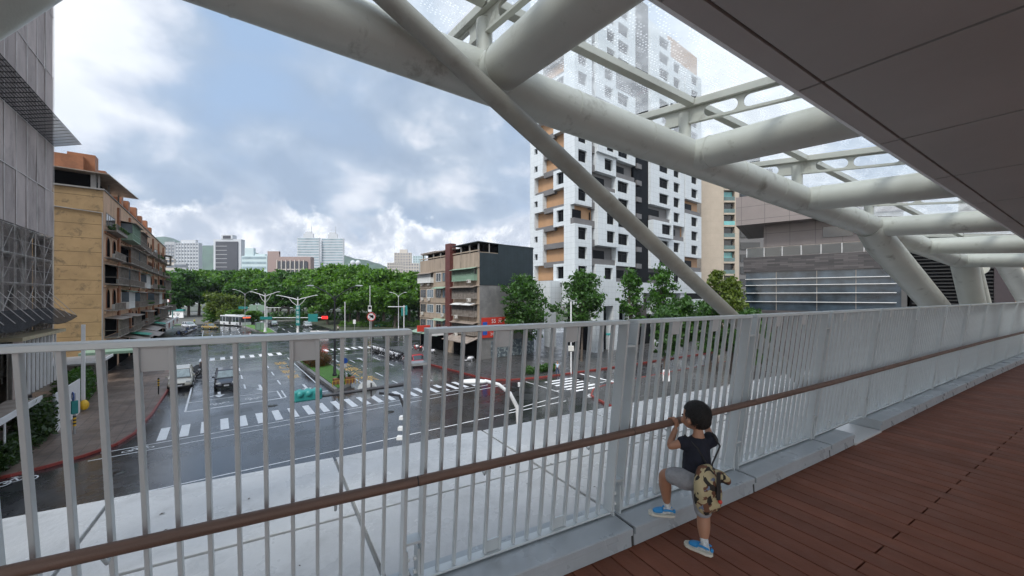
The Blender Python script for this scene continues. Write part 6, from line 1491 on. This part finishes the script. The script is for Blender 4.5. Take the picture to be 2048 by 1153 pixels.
# ================================================================= the boy at the railing
P = lambda px, py, Z: DP(px, py, Z)
foot = P(1405, 1105, 2.356); base = Vector((foot.x, foot.y, DZ))
boy = thing('person', 'small boy in navy shirt and grey shorts, one foot on the kerb, holding the handrail', 'person', base, 0)
Q = lambda px, py, Z: P(px, py, Z) - base
FD = Vector((-.50, .86, 0)); FD.normalize(); SD = Vector((FD.y, -FD.x, 0))       # where he looks; his right side
hd_c = Q(1393, 832, 2.42); nape = Q(1397, 868, 2.40); chest = Q(1394, 905, 2.41); waist = Q(1392, 935, 2.38); pel = Q(1391, 958, 2.36)
shL = Q(1369, 884, 2.42); shR = Q(1424, 880, 2.40)
# the handrail line near his hands
loc_, rz_, Ln_ = panel_frame(1); dr = Vector((math.cos(rz_), math.sin(rz_), 0)); rail0 = Vector((loc_.x, loc_.y, DZ + HR)) - base
def railpt(px):
    t_ = (px - 1024) / F; o = rail0 + base; k = (t_ * o.y - o.x) / (dr.x - t_ * dr.y); return rail0 + dr * k
hL = railpt(1345); hR = railpt(1402)
out_ = Vector((-dr.y, dr.x, 0)); RAD = .0235
elL = Q(1337, 895, 2.41); wrL = hL - out_ * .028 - Vector((0, 0, .030))
elR = (shR + hR) / 2 + SD * .035 - Vector((0, 0, .055)); wrR = hR - out_ * .028 - Vector((0, 0, .030))
hipL = pel + (-SD) * .045 + Vector((0, 0, -.005)); hipR = pel + SD * .04
knL = Q(1328, 946, 2.47); anL = Q(1334, 1008, 2.53)
knR = Q(1407, 1030, 2.385); anR = Vector((-.004, .045, .062)) + Q(1406, 1105, 2.356) * 0
anR = Q(1408, 1083, 2.35); 
ftL_h = P(1349, 1024, 2.50) - base; kz = KH
# head: skull with cheeks, ears, nose, mouth, turned to the street
hb_ = MB()
hb_.ball(hd_c + Vector((0, 0, .004)), (.078, .084, .088), 20, 14)
hb_.ball(hd_c + FD * .030 - Vector((0, 0, .040)), (.058, .060, .052), 16, 10)
for s in (-1, 1):
    hb_.ball(hd_c + SD * s * .078 + Vector((0, 0, -.022)), (.014, .018, .024), 10, 8)
    hb_.ball(hd_c + SD * s * .036 + FD * .058 - Vector((0, 0, .038)), (.026, .022, .024), 10, 8)
hb_.ball(hd_c + FD * .088 - Vector((0, 0, .026)), (.011, .011, .012), 8, 6); hb_.ball(hd_c + FD * .082 - Vector((0, 0, .054)), (.018, .008, .007), 8, 6)
ch = [[(pel, (.060, .050)), (waist, (.056, .046)), (chest, (.064, .048)), (nape - Vector((0, 0, .018)), .040), (nape + Vector((0, 0, .015)), .030), (hd_c, .035)],
      [(chest + Vector((0, 0, .03)), .03), (shL, .034), (elL, .0245), (wrL, .0185)], [(chest + Vector((0, 0, .03)), .03), (shR, .034), (elR, .0245), (wrR, .0185)],
      [(pel, .05), (hipL, .056), (knL, .041), (knL * .6 + anL * .4, .043), (anL, .023)], [(pel, .05), (hipR, .056), (knR, .040), (knR * .55 + anR * .45, .043), (anR, .023)]]
# hands: palm on the near side of the rail, four fingers over the top, thumb below
def hand(wr, rp, side):
    cs = []; up = Vector((0, 0, 1)); palm = rp - out_ * (RAD + .009) + up * .004
    cs.append([(wr, (.015, .012)), (palm - up * .004, (.019, .011)), (palm + up * .010, (.019, .010))])
    for i, ln in enumerate((.92, 1.0, .95, .78)):
        o = dr * ((i - 1.5) * .0115); R1 = RAD + .0065
        pts = [palm + up * .010 + o * .8]
        for a in (150, 118, 84, 52, 20 + (1 - ln) * 60):
            pts.append(rp + o + out_ * (R1 * math.cos(rad(a))) + up * (R1 * math.sin(rad(a))))
        rs = [.0072, .0068, .0066, .0062, .0058, .0048]; cs.append(list(zip(pts, rs)))
    o = dr * (side * .024)
    pts = [wr + o * .3 + up * .004, palm + o * .9 - up * .012, rp + o - out_ * (RAD + .004) * .75 - up * (RAD + .006) * .75, rp + o * .8 - up * (RAD + .008) + out_ * .006]
    cs.append(list(zip(pts, (.008, .0078, .0070, .0055)))); return cs
ch += hand(wrL, hL, 1) + hand(wrR, hR, -1)
limb_mesh(ch, .0042, hb_, 'body', m_skin, 2, boy, 4)
eye = MB()
for s in (-1, 1): eye.ball(hd_c + SD * s * .030 + FD * .0775 - Vector((0, 0, .008)), (.008, .006, .006), 8, 6)
eye.build('eyes', m_sblack, boy)
# hair: thick cap down to the nape, rough surface
hr_ = MB(); hr_.ball(hd_c + Vector((0, 0, .012)) - FD * .004, (.084, .088, .086), 24, 16); hr_.ball(hd_c - FD * .026 - Vector((0, 0, .022)), (.066, .062, .058), 20, 12)
hair = limb_mesh([], .006, hr_, 'hair', m_hair, 1, boy, 2)
bm = bmesh.new(); bm.from_mesh(hair.data); rs = random.Random(8)
for v in list(bm.verts):                                   # keep the face free
    r_ = v.co - hd_c
    if r_.dot(FD) > .030 and r_.z < .042: v.co = hd_c + r_ * .82
    elif r_.z < .0 and abs(r_.dot(SD)) > .062 and r_.dot(FD) > -.005: v.co = hd_c + r_ * .86
    else: v.co += r_.normalized() * rs.uniform(-.0022, .0026)
bm.to_mesh(hair.data); bm.free()
st = MB(); rs = np.random.RandomState(3)                    # short strands that break the outline
for i in range(2600):
    d_ = Vector(rs.randn(3)).normalized()
    if d_.dot(FD) > .25 and d_.z < .5: continue
    if d_.z < -.62: continue
    p_ = hd_c + Vector((0, 0, .010)) - FD * .004 + Vector((d_.x * .084, d_.y * .088, d_.z * .087)); t_ = (Vector((0, 0, -1)) + FD * .2 + Vector(rs.randn(3)) * .5); t_ -= d_ * t_.dot(d_); t_.normalize()
    e_ = p_ + t_ * .018 + d_ * .0045; w_ = d_.cross(t_) * .0012
    st.add([tuple(p_ - w_), tuple(p_ + w_), tuple(e_)], [(0, 1, 2)])
st.build('strands', m_hair, hair)
# clothes
m_navyt = M('navy_cotton', (.007, .009, .020), .85, 0, .2, 25, .3, 200); m_greysh = M('grey_jersey', (.27, .28, .30), .9, 0, .12, 30, .3, 150)
limb_mesh([[(pel + Vector((0, 0, .002)), (.092, .080)), (waist, (.086, .076)), (chest, (.092, .076)), (nape - Vector((0, 0, .026)), (.060, .050)), (nape - Vector((0, 0, .010)), (.040, .038))],
           [(chest + Vector((0, 0, .03)), .045), (shL, .052), (shL * .55 + elL * .45, .046)], [(chest + Vector((0, 0, .03)), .045), (shR, .052), (shR * .55 + elR * .45, .046)]], .0055, None, 'tee_shirt', m_navyt, 2, boy, 3)
limb_mesh([[(waist - Vector((0, 0, .03)), (.066, .058)), (pel, (.074, .066)), (hipL, .072), (hipL * .45 + knL * .55, .063), (knL * .97 + hipL * .03, .053)],
           [(pel, (.074, .066)), (hipR, .072), (hipR * .45 + knR * .55, .061), (knR * 1.06 - hipR * .06, .054)]], .0055, None, 'shorts', m_greysh, 2, boy, 3)
from mathutils import noise as mnoise
for nm, amp, fr in (('tee_shirt', .0055, 16), ('shorts', .0050, 20)):
    o = [x for x in D.objects if x.parent == boy and x.name.startswith(nm)][0]
    for v in o.data.vertices: v.co += v.normal * (mnoise.noise(Vector((v.co.x * fr, v.co.y * fr, v.co.z * fr * .55))) * amp + mnoise.noise(v.co * fr * 2.6) * amp * .35)
# sandals with socks
m_sandal = M('blue_sandal', (.02, .24, .55), .45, 0, .1, 12); m_sole = M('cream_sole', (.60, .58, .50), .5); m_sock = M('patterned_sock', (.52, .55, .56), .85, 0, .3, 60, dirt=.7, dcol=(.15, .25, .4), dscale=45)
def shoe(an, toe_dir, zg, rz_name):
    td = Vector(toe_dir).normalized(); sd_ = Vector((td.y, -td.x, 0)); a0 = Vector((an.x, an.y, zg)); heel = a0 - td * .042; G = lambda f, s, z: a0 + td * f + sd_ * s + Vector((0, 0, z))
    out = [(-.052, .0), (-.046, .020), (-.02, .027), (.03, .029), (.07, .036), (.10, .030), (.118, .012)]
    poly = out + [(f, -s * (.9 if f > .03 else 1)) for f, s in reversed(out)]
    n = len(poly); vs = [G(f, s, .001) for f, s in poly] + [G(f, s * 1.04, .016 + (.006 if f > .09 else 0)) for f, s in poly]
    mb = MB().add(vs, [tuple(range(n)), tuple(range(n, 2 * n))] + [(i, (i + 1) % n, n + (i + 1) % n, n + i) for i in range(n)])
    so = mb.build('sandal', m_sole, boy, bevel=.003, fix=True)
    u_ = MB(); u_.ball(G(.068, 0, .026), (.001, .001, .001), 6, 4)
    limb_mesh([[(G(.015, 0, .040), (.027, .024)), (G(.055, 0, .034), (.029, .018)), (G(.095, 0, .026), (.024, .012))], [(G(-.044, .0, .022), .012), (G(-.046, 0, .050), .010)],
               [(G(-.040, .022, .045), .007), (G(.0, .028, .052), .008), (G(.03, .024, .045), .008)], [(G(-.040, -.022, .045), .007), (G(.0, -.028, .052), .008), (G(.03, -.024, .045), .008)]], .004, None, 'straps', m_sandal, 2, so, 2)
    limb_mesh([[(an + Vector((0, 0, .035)), .0275), (an, .0262), (G(-.012, 0, .036), .027), (G(.03, 0, .03), .023), (G(.07, 0, .027), .018)], [(G(-.012, 0, .036), .026), (G(-.034, 0, .030), .019)]], .004, None, 'sock', m_sock, 2, boy, 3)
shoe(anR, (-.62, .60, 0), .0, 'r')
shoe(anL, (-.80, .18, 0), KH, 'l')
# the camouflage drawstring bag hanging low on his back
m_camo = D.materials.new('tan_camouflage_cloth'); m_camo.use_nodes = True; t_ = m_camo.node_tree; t_.nodes.clear()
o_ = nn(t_, 'ShaderNodeOutputMaterial'); p_ = nn(t_, 'ShaderNodeBsdfPrincipled'); t_.links.new(p_.outputs[0], o_.inputs[0]); v_ = nn(t_, 'ShaderNodeTexCoord').outputs['Object']
na = noise(t_, v_, 17, 2, .5, .5); nb2 = noise(t_, v_, 21, 2, .5, .6, (3, 7, 1)); nc = noise(t_, v_, 30, 2, .5, .3, (9, 1, 4))
c_ = (.40, .34, .20); c_ = mix(t_, ramp(t_, na, ((.53, 0), (.545, 1)), 'LINEAR'), c_, (.13, .055, .03)); c_ = mix(t_, ramp(t_, nb2, ((.55, 0), (.565, 1))), c_, (.02, .017, .014)); c_ = mix(t_, ramp(t_, nc, ((.66, 0), (.67, 1))), c_, (.14, .17, .24))
t_.links.new(c_, p_.inputs[0]); p_.inputs['Roughness'].default_value = .85
bc = Q(1415, 975, 2.26); bagr = thing('drawstring_bag', 'tan and brown camouflage drawstring bag slung low on the back of the boy', 'bag', base + bc, 0, sc=1.22)
rs = random.Random(12)
bd = [[(Vector((-.012, .01, .115)), (.035, .022)), (Vector((-.006, 0, .06)), (.088, .046)), (Vector((.0, 0, -.01)), (.100, .056)), (Vector((.008, 0, -.08)), (.092, .052)), (Vector((.012, .0, -.125)), (.060, .036))],
      [(Vector((.03, .0, .05)), .04), (Vector((.075, .0, .06)), (.045, .03)), (Vector((.105, .0, .015)), (.030, .02))]]
bag = limb_mesh(bd, .006, None, 'body', m_camo, 2, bagr, 2)
for v in bag.data.vertices:
    c = v.co; k_ = math.sin(c.x * 75 + c.z * 18) * .006 + math.sin(c.z * 60 - c.x * 30) * .004; v.co = c + Vector((0, -1, 0)) * k_
mb = MB(); kk = 1 / 1.22
for sh_, sx in ((shL, -.5), (shR, .5)):
    p = [sh_ + Vector((0, 0, .045)), sh_ * .8 + chest * .2 - FD * .072, chest * .5 + waist * .5 - FD * .088 + SD * sx * .05, bc + Vector((.0 + sx * .04, -.01, .11))]
    mb.tube([tuple((q - bc) * kk) for q in p], .0045, 8)
mb.build('cord', m_sblack, bagr)
MB().box(.012, -.062, -.03, .03, -.058, .10).build('black_strap', m_sblack, bagr)
MB().ball((.030, -.058, -.040), (.010, .010, .010), 10, 8).build('red_toggle', m_sred, bagr)

# a few wet leaves blown onto the ledge and the deck edge
rs = random.Random(21); mb = MB()
for i in range(34):
    u_, v_ = rs.uniform(-2.5, 7), rs.uniform(2.15, 4.4); x = u_ * math.cos(T2) - v_ * math.sin(T2); y = u_ * math.sin(T2) + v_ * math.cos(T2); a = rs.uniform(0, 6.28); s = rs.uniform(.008, .022)
    c_, s_ = math.cos(a) * s, math.sin(a) * s; z = EZ + .004
    mb.add([(x - c_, y - s_, z), (x + s_ * .5, y - c_ * .5, z + .003), (x + c_, y + s_, z + .001), (x - s_ * .5, y + c_ * .5, z + .003)], [(0, 1, 2, 3)])
o = mb.build('fallen_leaves', M('wet_brown_leaf', (.05, .035, .02), .5, 0, .3, 30)); tag(o, kind='stuff')
